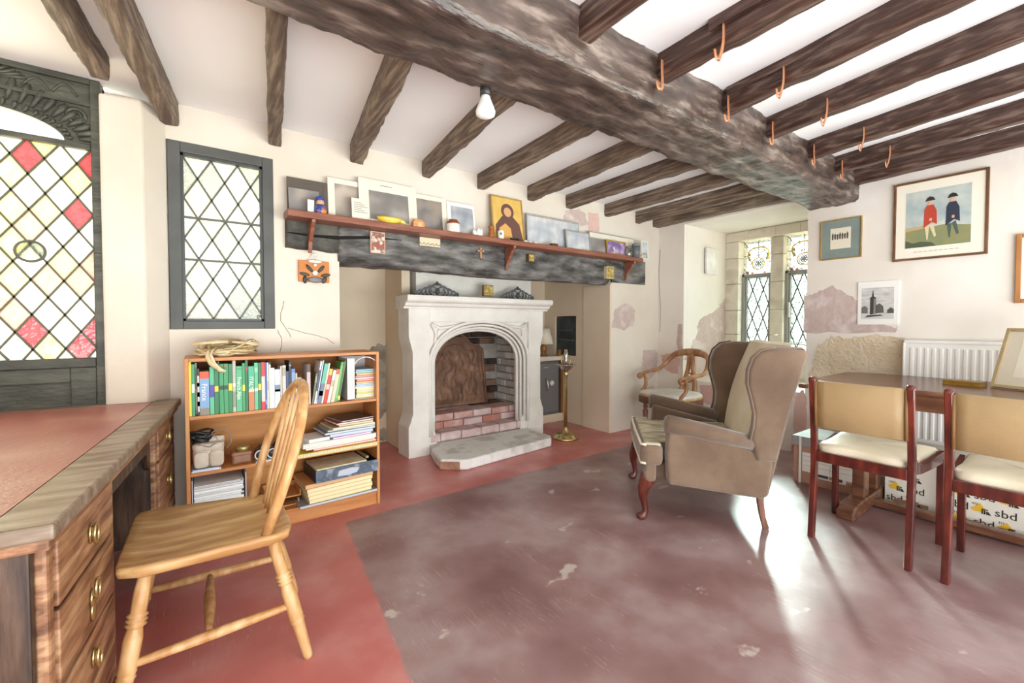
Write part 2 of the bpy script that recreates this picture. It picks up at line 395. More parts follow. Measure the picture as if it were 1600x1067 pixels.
# splayed pillar between the glazed screen and the leaded window, screen wall, left wall
pil = MB().prism([(-0.385, 3.06), (-0.215, 3.02), (-0.118, YF + .004), (-0.118, 3.2), (-0.385, 3.2)], (0, 0, 0), (1, 0, 0), (0, 1, 0), (0, 0, 2.36))
pil.build('wall_pillar', plaster, kind='structure', bevel=0.012)
MB().box((-2.4, -0.9, 0), (-2.25, 3.5, 2.6)).build('wall_left', plaster, kind='structure')
MB().box((-2.3, YF, 0), (-0.38, YF + .3, 0.98)).box((-2.3, YF, 2.43), (-0.38, YF + .3, 2.6)).box((-0.38, YF + .07, 2.0), (-0.1, YF + .3, 2.6)).box((-2.3, YF, 0.98), (-1.42, YF + .3, 2.43)).build('wall_screen', plaster, kind='structure')
# right wall with the deep window bay
RY0, RY1 = 1.604, 2.816; XB = 5.411
wr = MB().box((XR, -0.9, 0), (XB + .2, RY0, 2.6)).box((XR, RY1, 0), (XB + .2, YF + .02, 2.6)).box((XR, RY0, 2.285), (XB + .2, RY1, 2.6)).box((XR, RY0, -0.3), (XB + .2, RY1, 0.555))
wall_right = wr.build('wall_right', plaster_r, kind='structure')
# ceiling
ceiling = MB().box((-2.4, -0.9, ZC), (XB + .2, YF + .3, ZC + .2)).build('ceiling', ceil_m, kind='structure')
# skirting pieces, red painted, at the foot of the right wall
MB().box((XR - .006, -0.9, 0), (XR, RY0 + .1, 0.07)).build('baseboard_right', mat('red_skirting_paint', '#B9756A', '#C98F83', rough=0.7, scale=5), kind='structure')

# ------------------------------------------------------------------ peeling plaster and cracks (thin layers of their own)
def jag(pts, amp, n=7):
    out = []
    for i in range(len(pts)):
        a, b = Vector(pts[i - 1]), Vector(pts[i])
        for k in range(n):
            p = a.lerp(b, k / n); q = noise.noise_vector(Vector((p.x * 0.21, p.y * 0.21, 3.3))) * amp; r_ = noise.noise_vector(Vector((p.x * 0.7, p.y * 0.7, 1.3))) * amp * .9
            out.append((p.x + q.x + r_.x, p.y + q.y + r_.y))
    return out
def patch(px, m, parent, amp=3.0, lift=0.003, label=None, **plane):
    P = [at(x, y, **plane) for x, y in jag(px, amp)]
    d = Vector((-lift, 0, 0)) if 'X' in plane else Vector((0, -lift, 0))
    mb = MB(); n = len(P); mb.add(P + [p + d for p in P], [tuple(range(n)), tuple(range(2 * n - 1, n - 1, -1))] + [(i, i + n, (i + 1) % n + n, (i + 1) % n) for i in range(n)])
    mb.build('bare_plaster', m, parent, label=label)
patch([(1256, 460), (1268, 462), (1298, 446), (1318, 456), (1341, 470), (1370, 505), (1404, 512), (1400, 520), (1256, 520)], bare_m, wall_right, X=XR, label='bare mauve plaster patch')
patch([(1278, 540), (1300, 526), (1330, 530), (1350, 522), (1414, 528), (1414, 700), (1290, 700), (1268, 620), (1262, 590), (1272, 560)], bare_s, wall_right, 4, X=XR, label='bare sandy plaster below the paint line')
patch([(1240, 620), (1256, 610), (1262, 640), (1258, 700), (1242, 700)], bare_p, wall_right, X=XR)
patch([(1070, 560), (1088, 528), (1094, 500), (1118, 486), (1132, 470), (1140, 440), (1139, 588), (1092, 588)], bare_m, wall_right, 3, Y=RY1, label='lilac bare patch beside the bay window')
patch([(1094, 602), (1128, 600), (1127, 638), (1096, 628)], bare_p, wall_right, 2, X=XR)
patch([(1128, 603), (1180, 606), (1180, 650), (1127, 640)], bare_p, wall_right, 2, X=XR)
patch([(1060, 506), (1066, 506), (1066, 556), (1062, 556), (1058, 540)], bare_m, wall_right, 1.5, X=XR)
patch([(1032, 556), (1044, 552), (1062, 560), (1060, 585), (1040, 578)], bare_p, wall_right, 2, X=XR)
patch([(960, 484), (978, 474), (992, 482), (990, 508), (975, 516), (958, 512)], bare_m, wall_back, 2.5, Y=YF, label='round bare plaster patch on the pier')
patch([(1005, 548), (1026, 546), (1027, 578), (1008, 600), (1003, 575)], bare_m, wall_back, 1.5, Y=YF)
patch([(880, 338), (885, 328), (905, 326), (915, 335), (918, 352), (880, 354)], bare_m, wall_back, 2, Y=YF)
patch([(919, 332), (935, 334), (936, 362), (920, 360)], bare_p, wall_back, 1, Y=YF)
patch([(578, 545), (590, 536), (603, 541), (606, 560), (604, 640), (590, 660), (580, 640)], bare_g, wall_alcove, 3, Y=4.25, label='exposed grey render beside the bookcase')
patch([(580, 672), (600, 668), (606, 685), (580, 690)], bare_g, wall_alcove, 3, Y=4.25)
crk = flat('#7D7468', 0.9)
def crack(pts, parent, r=0.0022, **plane): MB().tube([at(x, y, **plane) for x, y in jag(pts, 2, 3)[3:]], r, 4).build('crack', crk, parent)
crack([(443, 470), (437, 500), (452, 520), (456, 533)], wall_back, Y=YF)
crack([(434, 515), (440, 530), (438, 560)], wall_back, Y=YF)
crack([(450, 512), (490, 523), (510, 530), (528, 540)], wall_back, Y=YF)
crack([(1031, 390), (1032, 480), (1030, 540)], wall_right, 0.003, X=XR)

# ------------------------------------------------------------------ main beam, joists, lintel
bm_ = rough_beam((-0.9, 1.46, 2.47), (XR + .02, 1.42, 2.47), 0.37, 0.285, 0.016, 420, 2.0, 4.0, 0.014, w2=0.36, nc=16, fine=0.016)
main_beam = bm_.build('main_beam', beam_m, ceiling, label='massive dark hewn beam crossing the ceiling')
# far joists: (x at beam, x at wall, width, y end)
for i, (xa, xb, wd, ye, hh) in enumerate(((-0.295, -0.10, 0.085, 3.15, 0.13), (-0.47, -0.345, 0.07, 2.80, 0.11), (0.235, 0.425, 0.075, 3.16, 0.12), (0.72, 0.935, 0.09, 3.16, 0.12), (1.29, 1.465, 0.07, 3.16, 0.12),
                                      (1.885, 1.965, 0.075, 3.16, 0.12), (2.40, 2.50, 0.075, 3.16, 0.125), (2.93, 2.975, 0.075, 3.16, 0.125), (3.47, 3.525, 0.075, 3.16, 0.125), (3.98, 4.03, 0.075, 3.16, 0.125), (4.37, 4.36, 0.11, 3.16, 0.13))):
    rough_beam((xa, 1.62, ZC + .01), (xb, ye, ZC + .01), wd, hh + .01, 0.006, 60, i * 3.1, 6, 0.004, fine=.006).build('joist', joist_m, ceiling)
near = ((1.24, 1.28), (1.765, 1.79), (2.13, 2.355), (2.62, 2.865), (3.20, 3.45), (3.70, 3.94), (4.20, 4.375))
for i, (x0, x1) in enumerate(near):
    y0 = -0.9 if i > 1 else -0.5
    k = (x1 - x0) / 0.9
    rough_beam((x1 - k * (1.3 - y0) * (0.16 / .25 if i > 1 else 1), y0, ZC + .01), (x1, 1.3, ZC + .01), 0.075 if i < 6 else 0.09, 0.13, 0.005, 60, i * 5.3, 6, 0.004, fine=.005).build('joist', joist_d, ceiling)
for i in (1, 2):                                    # packing battens along two joists
    x1 = near[i][1] - 0.05; MB().bar((x1 - (0.0 if i == 1 else .1), 0.35, ZC - .02), (x1, 1.0 if i == 1 else 1.22, ZC - .02), 0.03, 0.05).build('batten', joist_d, ceiling)
# lintel over the inglenook, notched at its left end, rounded chamfer below
lint_m = mat('grey_lintel_oak', '#3A3733', '#86837F', rough=0.55, scale=5, stretch=(1, 2, 3), bump=0.8, bscale=18, c3='#5F5C59', spec=0.4)
lin_l = rough_beam((0.475, YF + .02, 1.90), (0.83, YF + .02, 1.90), 0.10, 0.235, 0.008, 20, 4, 10, 0.008).build('lintel_end', mat('dark_lintel_oak', '#33302A', '#5F5B50', rough=0.6, scale=6, bump=0.7, bscale=20), wall_back)
rings = []
nl = 90
for i in range(nl + 1):
    f = i / nl; x = 0.80 + (3.62 - 0.80) * f
    sag = 0.006 * math.sin(f * 9); lo = 1.585 + sag + (0.0 if f < .97 else (f - .97) * 2.5)
    prof = [(YF + .34, 1.88), (YF + .34, lo + .03), (YF + .04, lo), (YF + .015, lo + .006), (YF - .015, lo + .04), (YF - .032, lo + .075), (YF - .034, lo + .13), (YF - .034, lo + .19), (YF - .034, lo + .24), (YF - .03, 1.88)]
    rings.append([Vector((x, y + fbm((x, y, z), 8, 1) * .010, z + fbm((x, z, y), 8, 5) * .010)) for y, z in prof])
MB().rings(rings).build('lintel_beam', lint_m, wall_back, label='soot-grey oak lintel over the fireplace recess')
MB().box((3.60, YF - .012, 1.62), (4.16, YF + .01, 1.88)).build('lintel_end', lint_m, wall_back)
MB().tube([(0.48, YF - .033, 1.765), (0.65, YF - .034, 1.76), (0.80, YF - .036, 1.765), (1.0, YF - .036, 1.79), (1.25, YF - .036, 1.80)], [.004, .008, .012, .01, .002], 6).build('shake', black_gap, wall_back)

# ------------------------------------------------------------------ leaded window over the bookcase
g_white = glass('hammered_clear_glass', '#E4E6E2', 0.4, 0.8, 60)
g_cool = glass('hammered_grey_glass', '#D2D7D4', 0.45, 0.8, 60)
g_warm = glass('hammered_cream_glass', '#E8E8DC', 0.4, 0.8, 60)
fr_green = mat('dark_green_grey_paint', '#5A5B58', '#4C4D4A', rough=0.5, scale=4, spec=0.4)
window_1 = MB()
x0, x1, z0, z1 = win; gx0, gx1, gz0, gz1 = -0.058, 0.352, 1.195, 2.163
for p, q in (((x0, 0, z0), (gx0, 0, z1)), ((gx1, 0, z0), (x1, 0, z1)), ((gx0, 0, z0), (gx1, 0, gz0)), ((gx0, 0, gz1), (gx1, 0, z1))):
    window_1.box((p[0], YF - .006, p[2]), (q[0], YF + .06, q[2]))
window_1 = window_1.build('window_1', fr_green, kind='structure', bevel=0.004)
wi = MB()
for p, q in (((gx0, gz0), (gx0 + .014, gz1)), ((gx1 - .014, gz0), (gx1, gz1)), ((gx0, gz0), (gx1, gz0 + .014)), ((gx0, gz1 - .014), (gx1, gz1))):
    wi.box((p[0], YF + .012, p[1]), (q[0], YF + .05, q[1]))
wi.build('inner_frame', flat('#474B4B', 0.45), window_1)
Mw = frame_M((0, YF + .045, 0), (1, 0, 0), (0, 0, 1))
def pw(cx, cy): return random.choice((g_white, g_white, g_cool, g_warm)) if cy < 1.95 else random.choice((g_cool, g_cool, g_white))
lattice(window_1, Mw, gx0 + .012, gx1 - .012, gz0 + .012, gz1 - .012, gx0 + .012, gz1 - .012, 0.1345, 0.2355, pw, flat('#5C5F55', 0.5))
for z in (1.80, 1.555): MB().bar((gx0 + .01, YF + .03, z), (gx1 - .01, YF + .03, z), .012, .012).build('saddle_bar', flat('#5C5F55', 0.5), window_1)
MB().tube([(0.325 + .012 * math.cos(a) * (1 - a / 14), YF + .035, 1.222 + .012 * math.sin(a) * (1 - a / 14)) for a in [k * .5 for k in range(18)]], .0022, 5).build('latch_scroll', fr_green, window_1)

# ------------------------------------------------------------------ glazed oak screen with stained lozenges (far left)
scr_m = mat('old_green_black_oak', '#3A3A31', '#56564A', rough=0.45, scale=6, stretch=(1, 1, 3), bump=0.25, bscale=25, c3='#48483D')
YS = 3.115
sx0, sx1, sz0, sz1 = -1.36, -0.422, 1.002, 2.072
door_1 = MB()
door_1.box((sx1, YS - .02, 0), (-0.382, YS + .06, 2.43)).box((sx0 - .06, YS - .02, 0), (sx0, YS + .06, 2.43)).box((sx0, YS - .02, 0.955), (sx1, YS + .06, sz0)).box((sx0, YS - .015, sz1), (sx1, YS + .06, sz1 + .028))
door_1.box((sx0, YS - .015, 0), (sx1, YS + .05, 0.12)).box((-0.52, YS - .012, 0.12), (sx1, YS + .05, 0.955)).box((sx0, YS - .012, 0.88), (-0.52, YS + .05, 0.955))
door_1 = door_1.build('door_1', scr_m, kind='structure', bevel=0.005)
MB().box((sx0, YS + .015, 0.12), (-0.52, YS + .04, 0.88)).build('panel', scr_m, door_1)
# carved arch head
ea, eb, ec = 0.33, 0.118, (-0.85, sz1 + .028)
P = [(ec[0] + ea * math.cos(t), ec[1] + eb * math.sin(t)) for t in [math.pi * k / 28 for k in range(29)]]
mb = MB()
for k in range(28):
    (xa, za), (xb, zb) = P[k], P[k + 1]
    mb.prism([(xa, za), (xb, zb), (xb, 2.43), (xa, 2.43)], (0, YS, 0), (1, 0, 0), (0, 0, 1), (0, .045, 0))
mb.box((ec[0] + ea, YS, sz1 + .02), (sx1, YS + .045, 2.43)).box((sx0, YS, sz1 + .02), (ec[0] - ea, YS + .045, 2.43))
mb.build('arch_head', scr_m, door_1)
mb = MB()
for k in range(1, 26):
    t = math.pi * k / 26; c, s_ = math.cos(t), math.sin(t)
    for r0, r1, w_ in ((1.03, 1.13, .011), (1.17, 1.42, .017)):
        a = Vector((ec[0] + ea * r0 * c, YS - .004, ec[1] + eb * r0 * s_ + (r0 - 1) * .12 * s_)); b = Vector((ec[0] + ea * (r1 - .03) * c, YS - .004, ec[1] + eb * r1 * s_ + (r1 - 1) * .25 * s_))
        mb.tube([a, a.lerp(b, .3), a.lerp(b, .7), b], [w_ * .4, w_ * .7, w_, w_ * .5], 6)
mb.build('gadroon_carving', scr_m, door_1, kind='stuff')
mb = MB()
def ring(c, r, t, n=20): mb.tube([(c[0] + r * math.cos(a), c[1], c[2] + r * math.sin(a)) for a in [2 * math.pi * k / n for k in range(n)]], t, 6, closed=True)
ring((-0.475, YS - .002, 2.235), .034, .009); ring((-0.475, YS - .002, 2.235), .018, .006)
for k in range(-6, 7):
    t = R(90 + k * 12); mb.tube([(-0.80 + .06 * math.cos(t), YS - .002, 2.345 + .02 * math.sin(t)), (-0.80 + .16 * math.cos(t), YS - .003, 2.345 + .075 * math.sin(t))], [.004, .010], 5)
for q in (0.0, .1):
    mb.tube([(-0.66 + q + .09 * u, YS - .002, 2.33 + .05 * math.sin(u * 3.1)) for u in [k / 8 for k in range(9)]], .006, 5)
mb.bar((sx0, YS - .006, 2.30), (sx1, YS - .006, 2.30), .02, .018).bar((sx0, YS - .006, 2.415), (sx1, YS - .006, 2.415), .03, .028)
mb.build('carved_frieze', scr_m, door_1)
g_red = glass('ruby_tinted_glass', '#D58A8E', 0.5, 0.5, 30); g_pink = glass('salmon_tinted_glass', '#EFCDBF', 0.45, 0.5, 30)
g_yel = glass('straw_tinted_glass', '#F0EAC0', 0.45, 0.5, 30); g_pale = glass('pale_rippled_glass', '#F6F5EC', 0.4, 0.5, 30); g_grn = glass('greenish_rippled_glass', '#E6E9DC', 0.45, 0.5, 30)
Ms = frame_M((0, YS + .02, 0), (1, 0, 0), (0, 0, 1))
marks = [(p, g_red) for p in ((43, 246), (136, 258), (120, 336), (46, 535), (140, 532))] + [(p, g_pink) for p in ((43, 357), (72, 449), (142, 413), (140, 425), (2, 475))] + \
        [(p, g_yel) for p in ((20, 270), (120, 285), (71, 335), (71, 230), (17, 447), (100, 409), (14, 355), (70, 545), (22, 330), (10, 415))] + [(p, g_grn) for p in ((95, 255), (60, 280), (98, 420), (70, 390))]
MK = [(at(*p, Y=YS), g) for p, g in marks]
def ps(cx, cy):
    best = min(MK, key=lambda q: (q[0].x - cx) ** 2 / .0127 + (q[0].z - cy) ** 2 / .03)
    if (best[0].x - cx) ** 2 / .0127 + (best[0].z - cy) ** 2 / .03 < .22: return best[1]
    return random.choice((g_pale, g_pale, g_grn, g_yel)) if cx < -.75 else g_pale
lattice(door_1, Ms, sx0, sx1, sz0, sz1, -0.653, sz1 + .012, 0.1155, 0.172, ps, flat('#5D5B45', 0.5))
mb = MB().tube([(-0.652 + .052 * math.cos(a), YS + .012, 1.535 + .05 * math.sin(a)) for a in [2 * math.pi * k / 24 for k in range(24)]], .006, 6, closed=True)
mb.build('roundel_rim', lead, door_1)
MB().prism([(-0.652 + .05 * math.cos(2 * math.pi * k / 24), 1.535 + .048 * math.sin(2 * math.pi * k / 24)) for k in range(24)], (0, YS + .010, 0), (1, 0, 0), (0, 0, 1), (0, .004, 0)).build('roundel', glass('grey_etched_glass', '#D5DAD6', 0.2, 0.5, 70), door_1)

# ------------------------------------------------------------------ stone mullioned window in the bay (faces -X)
window_2 = thing('window_2', None, None, (XB, 2.2, 0)); window_2['kind'] = 'structure'
def stone(y0, y1, z0, z1, dx=0.10): MB().box((XB - dx, y0, z0 + .002), (XB + .12, y1, z1 - .002)).build('stone_block', stone_b, window_2, 0.006)
zs = [0.80, 1.05, 1.34, 1.66, 1.97, 2.17]
LA, LB = (2.316, 2.66), (1.83, 2.18)
for a, b in zip(zs, zs[1:]):
    stone(LA[1], RY1, a, b); stone(LB[1], LA[0], a, b, .06); stone(RY0 + .002, LB[0], a, b)
for a, b in zip((RY0 + .002, 2.0, 2.25, 2.55), (2.0, 2.25, 2.55, RY1)): stone(a, b, 2.17, 2.284)
MB().box((XB - .12, RY0, 0.555), (XB + .12, RY1, 0.80)).build('sill', stone_b, window_2, 0.01)
cas = mat('grey_casement_paint', '#8F8C8A', '#A09C98', rough=0.5, scale=5)
Mb = frame_M((XB + .03, 0, 0), (0, -1, 0), (0, 0, 1))
for (y0, y1) in (LA, LB):
    f = MB()
    for ins, dx in ((0, .0), (.028, .02)):
        t = .03 if ins == 0 else .02
        a0, a1, b0, b1 = y0 + ins, y1 - ins, .80 + ins, 1.775 - ins
        xx0, xx1 = XB - .01 + dx, XB + .05
        f.box((xx0, a0, b0), (xx1, a0 + t, b1)).box((xx0, a1 - t, b0), (xx1, a1, b1)).box((xx0, a0, b0), (xx1, a1, b0 + t)).box((xx0, a0, b1 - t), (xx1, a1, b1))
    f.build('casement_frame', cas, window_2, 0.003)
    lattice(window_2, Mb, -(y1 - .05), -(y0 + .05), .85, 1.725, -(y1 - .05), 1.725 + .03, (y1 - y0 - .1) / 2, 0.34, lambda a, b: glass('clear_leaded_glass', '#B9C2BD', 0.97, 0.3, 40), flat('#55585A', 0.5), cw=.010)
    # heraldic transom light: plain glass with coloured ornament
    c = ((y0 + y1) / 2, 1.95)
    MB().box((XB + .035, y0, 1.775), (XB + .04, y1, 2.17)).build('pane', glass('frosted_transom_glass', '#BDBFBA', 0.9, 0.3, 40), window_2)
    def orn(name, pts, r, col, closed=False): MB().tube([(XB + .028, c[0] - u, c[1] + v) for u, v in pts], r * 1.7, 5, closed=closed).build(name, flat(col, 0.4), window_2)
    def circ(r, cx=0, cy=-.055, a0=0, a1=360, n=20): return [(cx + r * math.cos(R(a0 + (a1 - a0) * k / n)), cy + r * math.sin(R(a0 + (a1 - a0) * k / n))) for k in range(n if a1 - a0 >= 360 else n + 1)]
    orn('glass_ring', circ(.068), .0045, '#C9A94A', True); orn('glass_ring', circ(.052), .003, '#7A7A66', True)
    for k in range(6): orn('glass_petal', circ(.014, .022 * math.cos(R(60 * k)), -.055 + .022 * math.sin(R(60 * k)), n=8), .004, '#7C86AE' if k % 2 else '#9AA06A', True)
    wr_ = [(-.10, -.02), (-.118, .04), (-.11, .10), (-.06, .135), (0, .14), (.06, .135), (.11, .10), (.118, .04), (.10, -.02)]
    orn('glass_wreath', wr_, .006, '#CDB45C'); orn('glass_wreath', [(u * .84, v * .86 - .006) for u, v in wr_], .003, '#8A8672')
    for u, v, h in ((-.113, .06, '#C8604C'), (.05, .137, '#C8604C'), (.113, .05, '#8891B8'), (-.05, .137, '#B9B06A'), (-.12, -.16, '#CF8A78'), (.07, -.165, '#CF6A58'), (-.07, -.165, '#CF6A58'), (.115, .0, '#D4C060')):
        MB().lathe([(0, -.004), (.016, -.003), (.018, 0), (.016, .003), (0, .004)], n=8, M=Matrix.Translation((XB + .03, c[0] - u, c[1] + v)) @ Matrix.Rotation(R(90), 4, 'Y')).build('glass_jewel', flat(h, .3), window_2)
    cm = MB()
    for u, v, u2, v2 in ((-.17, .22, -.10, .12), (.17, .22, .10, .12), (-.17, -.17, -.05, -.10), (.17, -.17, .05, -.10), (0, .22, 0, .02), (-.17, -.04, -.07, -.05), (.17, -.04, .07, -.05), (-.09, .0, .0, .05), (.09, 0, 0, .05), (-.17, .05, -.118, .04), (.17, .05, .118, .04), (-.12, -.17, -.17, -.1), (.12, -.17, .17, -.1)):
        cm.bar((XB + .03, c[0] - u, c[1] + v), (XB + .03, c[0] - u2, c[1] + v2), .006, .008, up=(1, 0, 0))
    cm.build('lead_came', flat('#6A6A66', 0.5), window_2)
pbox('casement_catch', flat('#C9C5BE', .4), (XB - .03, LB[1] - .055, 1.25), (XB - .005, LB[1] - .035, 1.42), window_2, .004)
# greenery beyond the bay
def hedge():
    mb = MB(); rr = random.Random(3)
    for k in range(5200):
        x = rr.uniform(8.2, 10.2); y = rr.uniform(2.5, 9.5); z = rr.uniform(-.3, 2.0)
        c = Vector((x, y, z)); a = Vector((rr.uniform(-1, 1), rr.uniform(-1, 1), rr.uniform(-1, 1))).normalized() * .11; b = a.orthogonal().normalized() * .06
        mb.add([c - a, c + b, c + a, c - b], [(0, 1, 2, 3)])
    o = mb.build('hedge', mat('hedge_leaves', '#8FA080', '#5F7352', rough=0.6, scale=3), kind='stuff', fix=False)
    tag(o, 'pale green hedge outside the leaded bay window', 'hedge')
hedge()

# ------------------------------------------------------------------ small plaque in the bay, spot bulb on the beam
b_ = at(750, 170, Z=2.12)
bl = thing('spot_bulb', 'white reflector spot bulb in black holder on the beam soffit', 'light bulb', (b_.x, 1.60, 2.205))
MB().lathe([(0.022, 0), (0.024, -.02), (0.024, -.045), (0.0, -.046)], (b_.x, 1.60, 2.20), 16).build('holder', flat('#2A2A2A', .4), bl)
MB().lathe([(0.018, -.04), (0.022, -.055), (0.036, -.09), (0.043, -.11), (0.040, -.125), (0.02, -.135), (0, -.136)], (b_.x, 1.60, 2.20), 20).build('bulb', flat('#F2F2F0', .25), bl)
pA = at(1100, 387, Y=RY1); pB = at(1116, 430, Y=RY1)
t_ = thing('wall_plaque', 'small blank white plaque on the side of the window bay', 'plaque', (pA.x, RY1, pB.z))
pbox('plaque_board', mat('pale_marble', '#E8E4DE', '#D3CCC4', rough=.35, scale=9), (pA.x, RY1 - .035, pB.z), (pB.x, RY1 - .012, pA.z), t_, .004)
pbox('backing', flat('#7C6F69', .6), (pA.x + .01, RY1 - .012, pB.z + .01), (pB.x - .01, RY1, pA.z - .01), t_)

# ------------------------------------------------------------------ stone fireplace
FY = 3.57
fpl = thing('fireplace', 'white painted stone fireplace surround with four-centred arch', 'fireplace', (2.24, FY, 0))
# outlines: outer stops swell at foot and head
def half(sg):
    c = 2.247
    L_ = [(c + sg * -.763, 0), (c + sg * -.763, .27), (c + sg * -.745, .31), (c + sg * -.722, .38), (c + sg * -.722, .93), (c + sg * -.74, 1.0), (c + sg * -.757, 1.06), (c + sg * -.757, 1.36)]
    return L_
ax0, ax1, zsp, zap = 1.700, 2.795, 0.80, 1.168
def arch_pt(t, off=0.0, x0=ax0, x1=ax1, sp=zsp, ap=zap):
    """four-centred arch: t in 0..1 from left springing to right"""
    c = (x0 + x1) / 2; hw = (x1 - x0) / 2 - off; u = 2 * t - 1
    z = sp + (ap - off - sp) * ((1 - abs(u) ** 2.5) ** (1 / 2.0)) * (1 - 0.05 * (1 - abs(u)) * 0) + 0.018 * (1 - abs(u))
    return (c + hw * u, z)
NA = 36
tt = [0.5 - 0.5 * math.cos(math.pi * k / NA) for k in range(NA + 1)]
arch = [arch_pt(t) for t in tt]
def surround(y0, y1, top, name, hole_out=None):
    mb = MB()
    for sg in (1, -1):
        Lh = half(sg); xi = ax0 if sg == 1 else ax1
        mb.prism(Lh[:-1] + [(Lh[-1][0], 1.06), (xi, 1.06)] + [(xi, 0)], (0, y0, 0), (1, 0, 0), (0, 0, 1), (0, y1 - y0, 0)) if False else None
        poly = Lh[:6] + [(xi, Lh[5][1]), (xi, 0)]
        mb.prism(poly, (0, y0, 0), (1, 0, 0), (0, 0, 1), (0, y1 - y0, 0))
        poly = Lh[5:] + [(xi, top), (xi, Lh[5][1])]
        mb.prism(poly, (0, y0, 0), (1, 0, 0), (0, 0, 1), (0, y1 - y0, 0))
    for k in range(NA):
        (xa, za), (xb, zb) = arch[k], arch[k + 1]
        mb.prism([(xa, za), (xb, zb), (xb, top), (xa, top)], (0, y0, 0), (1, 0, 0), (0, 0, 1), (0, y1 - y0, 0))
    return mb.build(name, stone_w, fpl, label=None)
surround(FY + .03, FY + .24, 1.36, 'surround')
# front skin leaves the spandrels sunk: jambs and frieze
for sg in (1, -1):
    Lh = half(sg); xi = ax0 - .015 if sg == 1 else ax1 + .015
    MB().prism(Lh + [(xi, 1.36), (xi, 0)], (0, FY, 0), (1, 0, 0), (0, 0, 1), (0, .031, 0)).build('jamb', stone_w, fpl, .004)
MB().box((ax0 - .015, FY, 1.195), (ax1 + .015, FY + .031, 1.36)).build('frieze', stone_w, fpl, .004)
for off, y, r in ((-.012, FY + .008, .016), (.020, FY + .03, .013), (.048, FY + .06, .014), (.066, FY + .10, .018)):
    pts = [(ax0 + off, 0.16)] + [(ax0 + off, 0.5)] + [arch_pt(t, off) for t in tt] + [(ax1 - off, 0.5), (ax1 - off, 0.16)]
    MB().tube([(x, y, z) for x, z in pts], r, 8).build('arch_moulding', stone_w, fpl)
for sg, xi in ((1, ax0), (-1, ax1)):
    mb = MB()
    mb.tube([(xi + sg * .01, FY + .012, 1.175), (xi + sg * .055, FY + .012, 1.10), (xi + sg * .05, FY + .02, 1.02), (xi + sg * .015, FY + .025, .90)], [.012, .016, .014, .006], 6)
    mb.tube([(xi + sg * .015, FY + .012, 1.18), (xi + sg * .09, FY + .012, 1.135), (xi + sg * .19, FY + .018, 1.15), (xi + sg * .30, FY + .022, 1.175)], [.012, .016, .014, .006], 6)
    mb.lathe([(0, -.02), (.02, -.012), (.024, 0), (.012, .012), (0, .016)], n=8, M=Matrix.Translation((xi + sg * .055, FY + .018, 1.125)) @ Matrix.Rotation(R(90), 4, 'X'))
    mb.build('spandrel_leaf', stone_w, fpl)
    mb = MB(); mb.prism([(xi, 0), (xi + sg * .07, 0), (xi + sg * .07, .15), (xi + sg * .035, .22), (xi, .24)], (0, FY + .03, 0), (1, 0, 0), (0, 0, 1), (0, .1, 0)); mb.build('plinth_stop', stone_w, fpl, .008)
mp = MB().prism([(FY - .10, 1.425), (FY - .10, 1.385), (FY - .085, 1.37), (FY - .055, 1.36), (FY - .04, 1.335), (FY - .012, 1.325), (FY - .012, 1.31), (FY + .18, 1.31), (FY + .18, 1.425)], (1.44, 0, 0), (0, 1, 0), (0, 0, 1), (1.62, 0, 0))
mp.build('mantel', stone_w, fpl, .006)
# firebox: whitewashed brick cheeks, sooty back, brick steps
brick_w = [mat('whitewashed_brick_%d' % k, a, b, rough=.85, scale=8, bump=.5, bscale=30) for k, (a, b) in enumerate((('#C9C4BC', '#B4ADA4'), ('#BDB7AE', '#A69F96'), ('#D2CDC6', '#BFB9B0')))]
brick_r = [mat('worn_red_brick_%d' % k, a, b, rough=.85, scale=9, bump=.5, bscale=30, c3=c) for k, (a, b, c) in enumerate((('#B58478', '#CDAAA2', '#C0958B'), ('#AE7264', '#C89888', '#BA8274'), ('#BFA09C', '#D6C4C0', '#CAB0AC')))]
brick_b = [mat('sooty_brick_%d' % k, a, b, rough=.9, scale=9, bump=.5, bscale=30) for k, (a, b) in enumerate((('#4A372D', '#7A5B49'), ('#2B221D', '#4E3C32'), ('#8A6A55', '#5B4638')))]
fb = fpl
MB().box((1.66, 3.80, 0), (1.70, 4.235, 1.35)).box((2.84, 3.74, 0), (2.98, 4.235, 1.35)).box((1.62, 4.20, 0), (2.98, 4.235, 1.35)).box((1.70, 3.80, 1.25), (2.84, 4.2, 1.34)).build('mortar_lining', mat('grey_mortar', '#A8A199', '#8F887F', rough=.95, scale=9, bump=.3), fb)
rr = random.Random(5)
def brick(c, sz, m, rz=0): MB().box([-v / 2 for v in sz], [v / 2 for v in sz], Matrix.Translation(c) @ Matrix.Rotation(rz, 4, 'Z')).build('brick', m, fb, .006, 1)
for k in range(14):                                   # right cheek (seen), left cheek
    z = 0.16 + k * .079
    off = .11 if k % 2 else 0
    for j in range(3):
        y0 = 3.79 + j * .215 - off; y1 = y0 + .205
        y0, y1 = max(y0, 3.78), min(y1, 4.19)
        if y1 - y0 < .03: continue
        d = rr.uniform(-.006, .006)
        brick((2.838 + d, (y0 + y1) / 2, z + .034), (.05, y1 - y0, .069), rr.choice(brick_w))
        brick((1.698 + d, (y0 + y1) / 2, z + .034), (.05, y1 - y0, .069), rr.choice(brick_w))
for k in range(14):                                   # back
    z = 0.16 + k * .079; off = .11 if k % 2 else 0
    for j in range(6):
        x0 = 1.72 + j * .215 - off; x1 = x0 + .205; x0, x1 = max(x0, 1.725), min(x1, 2.81)
        if x1 - x0 < .03: continue
        if x1 > 2.66 and k in (5, 8, 9): continue
        brick(((x0 + x1) / 2, 4.185 + rr.uniform(-.015, .01), z + .034), (x1 - x0, .05, .069), brick_b[(k * 3 + j * 2) % 3] if x0 > 2.5 else brick_b[1])
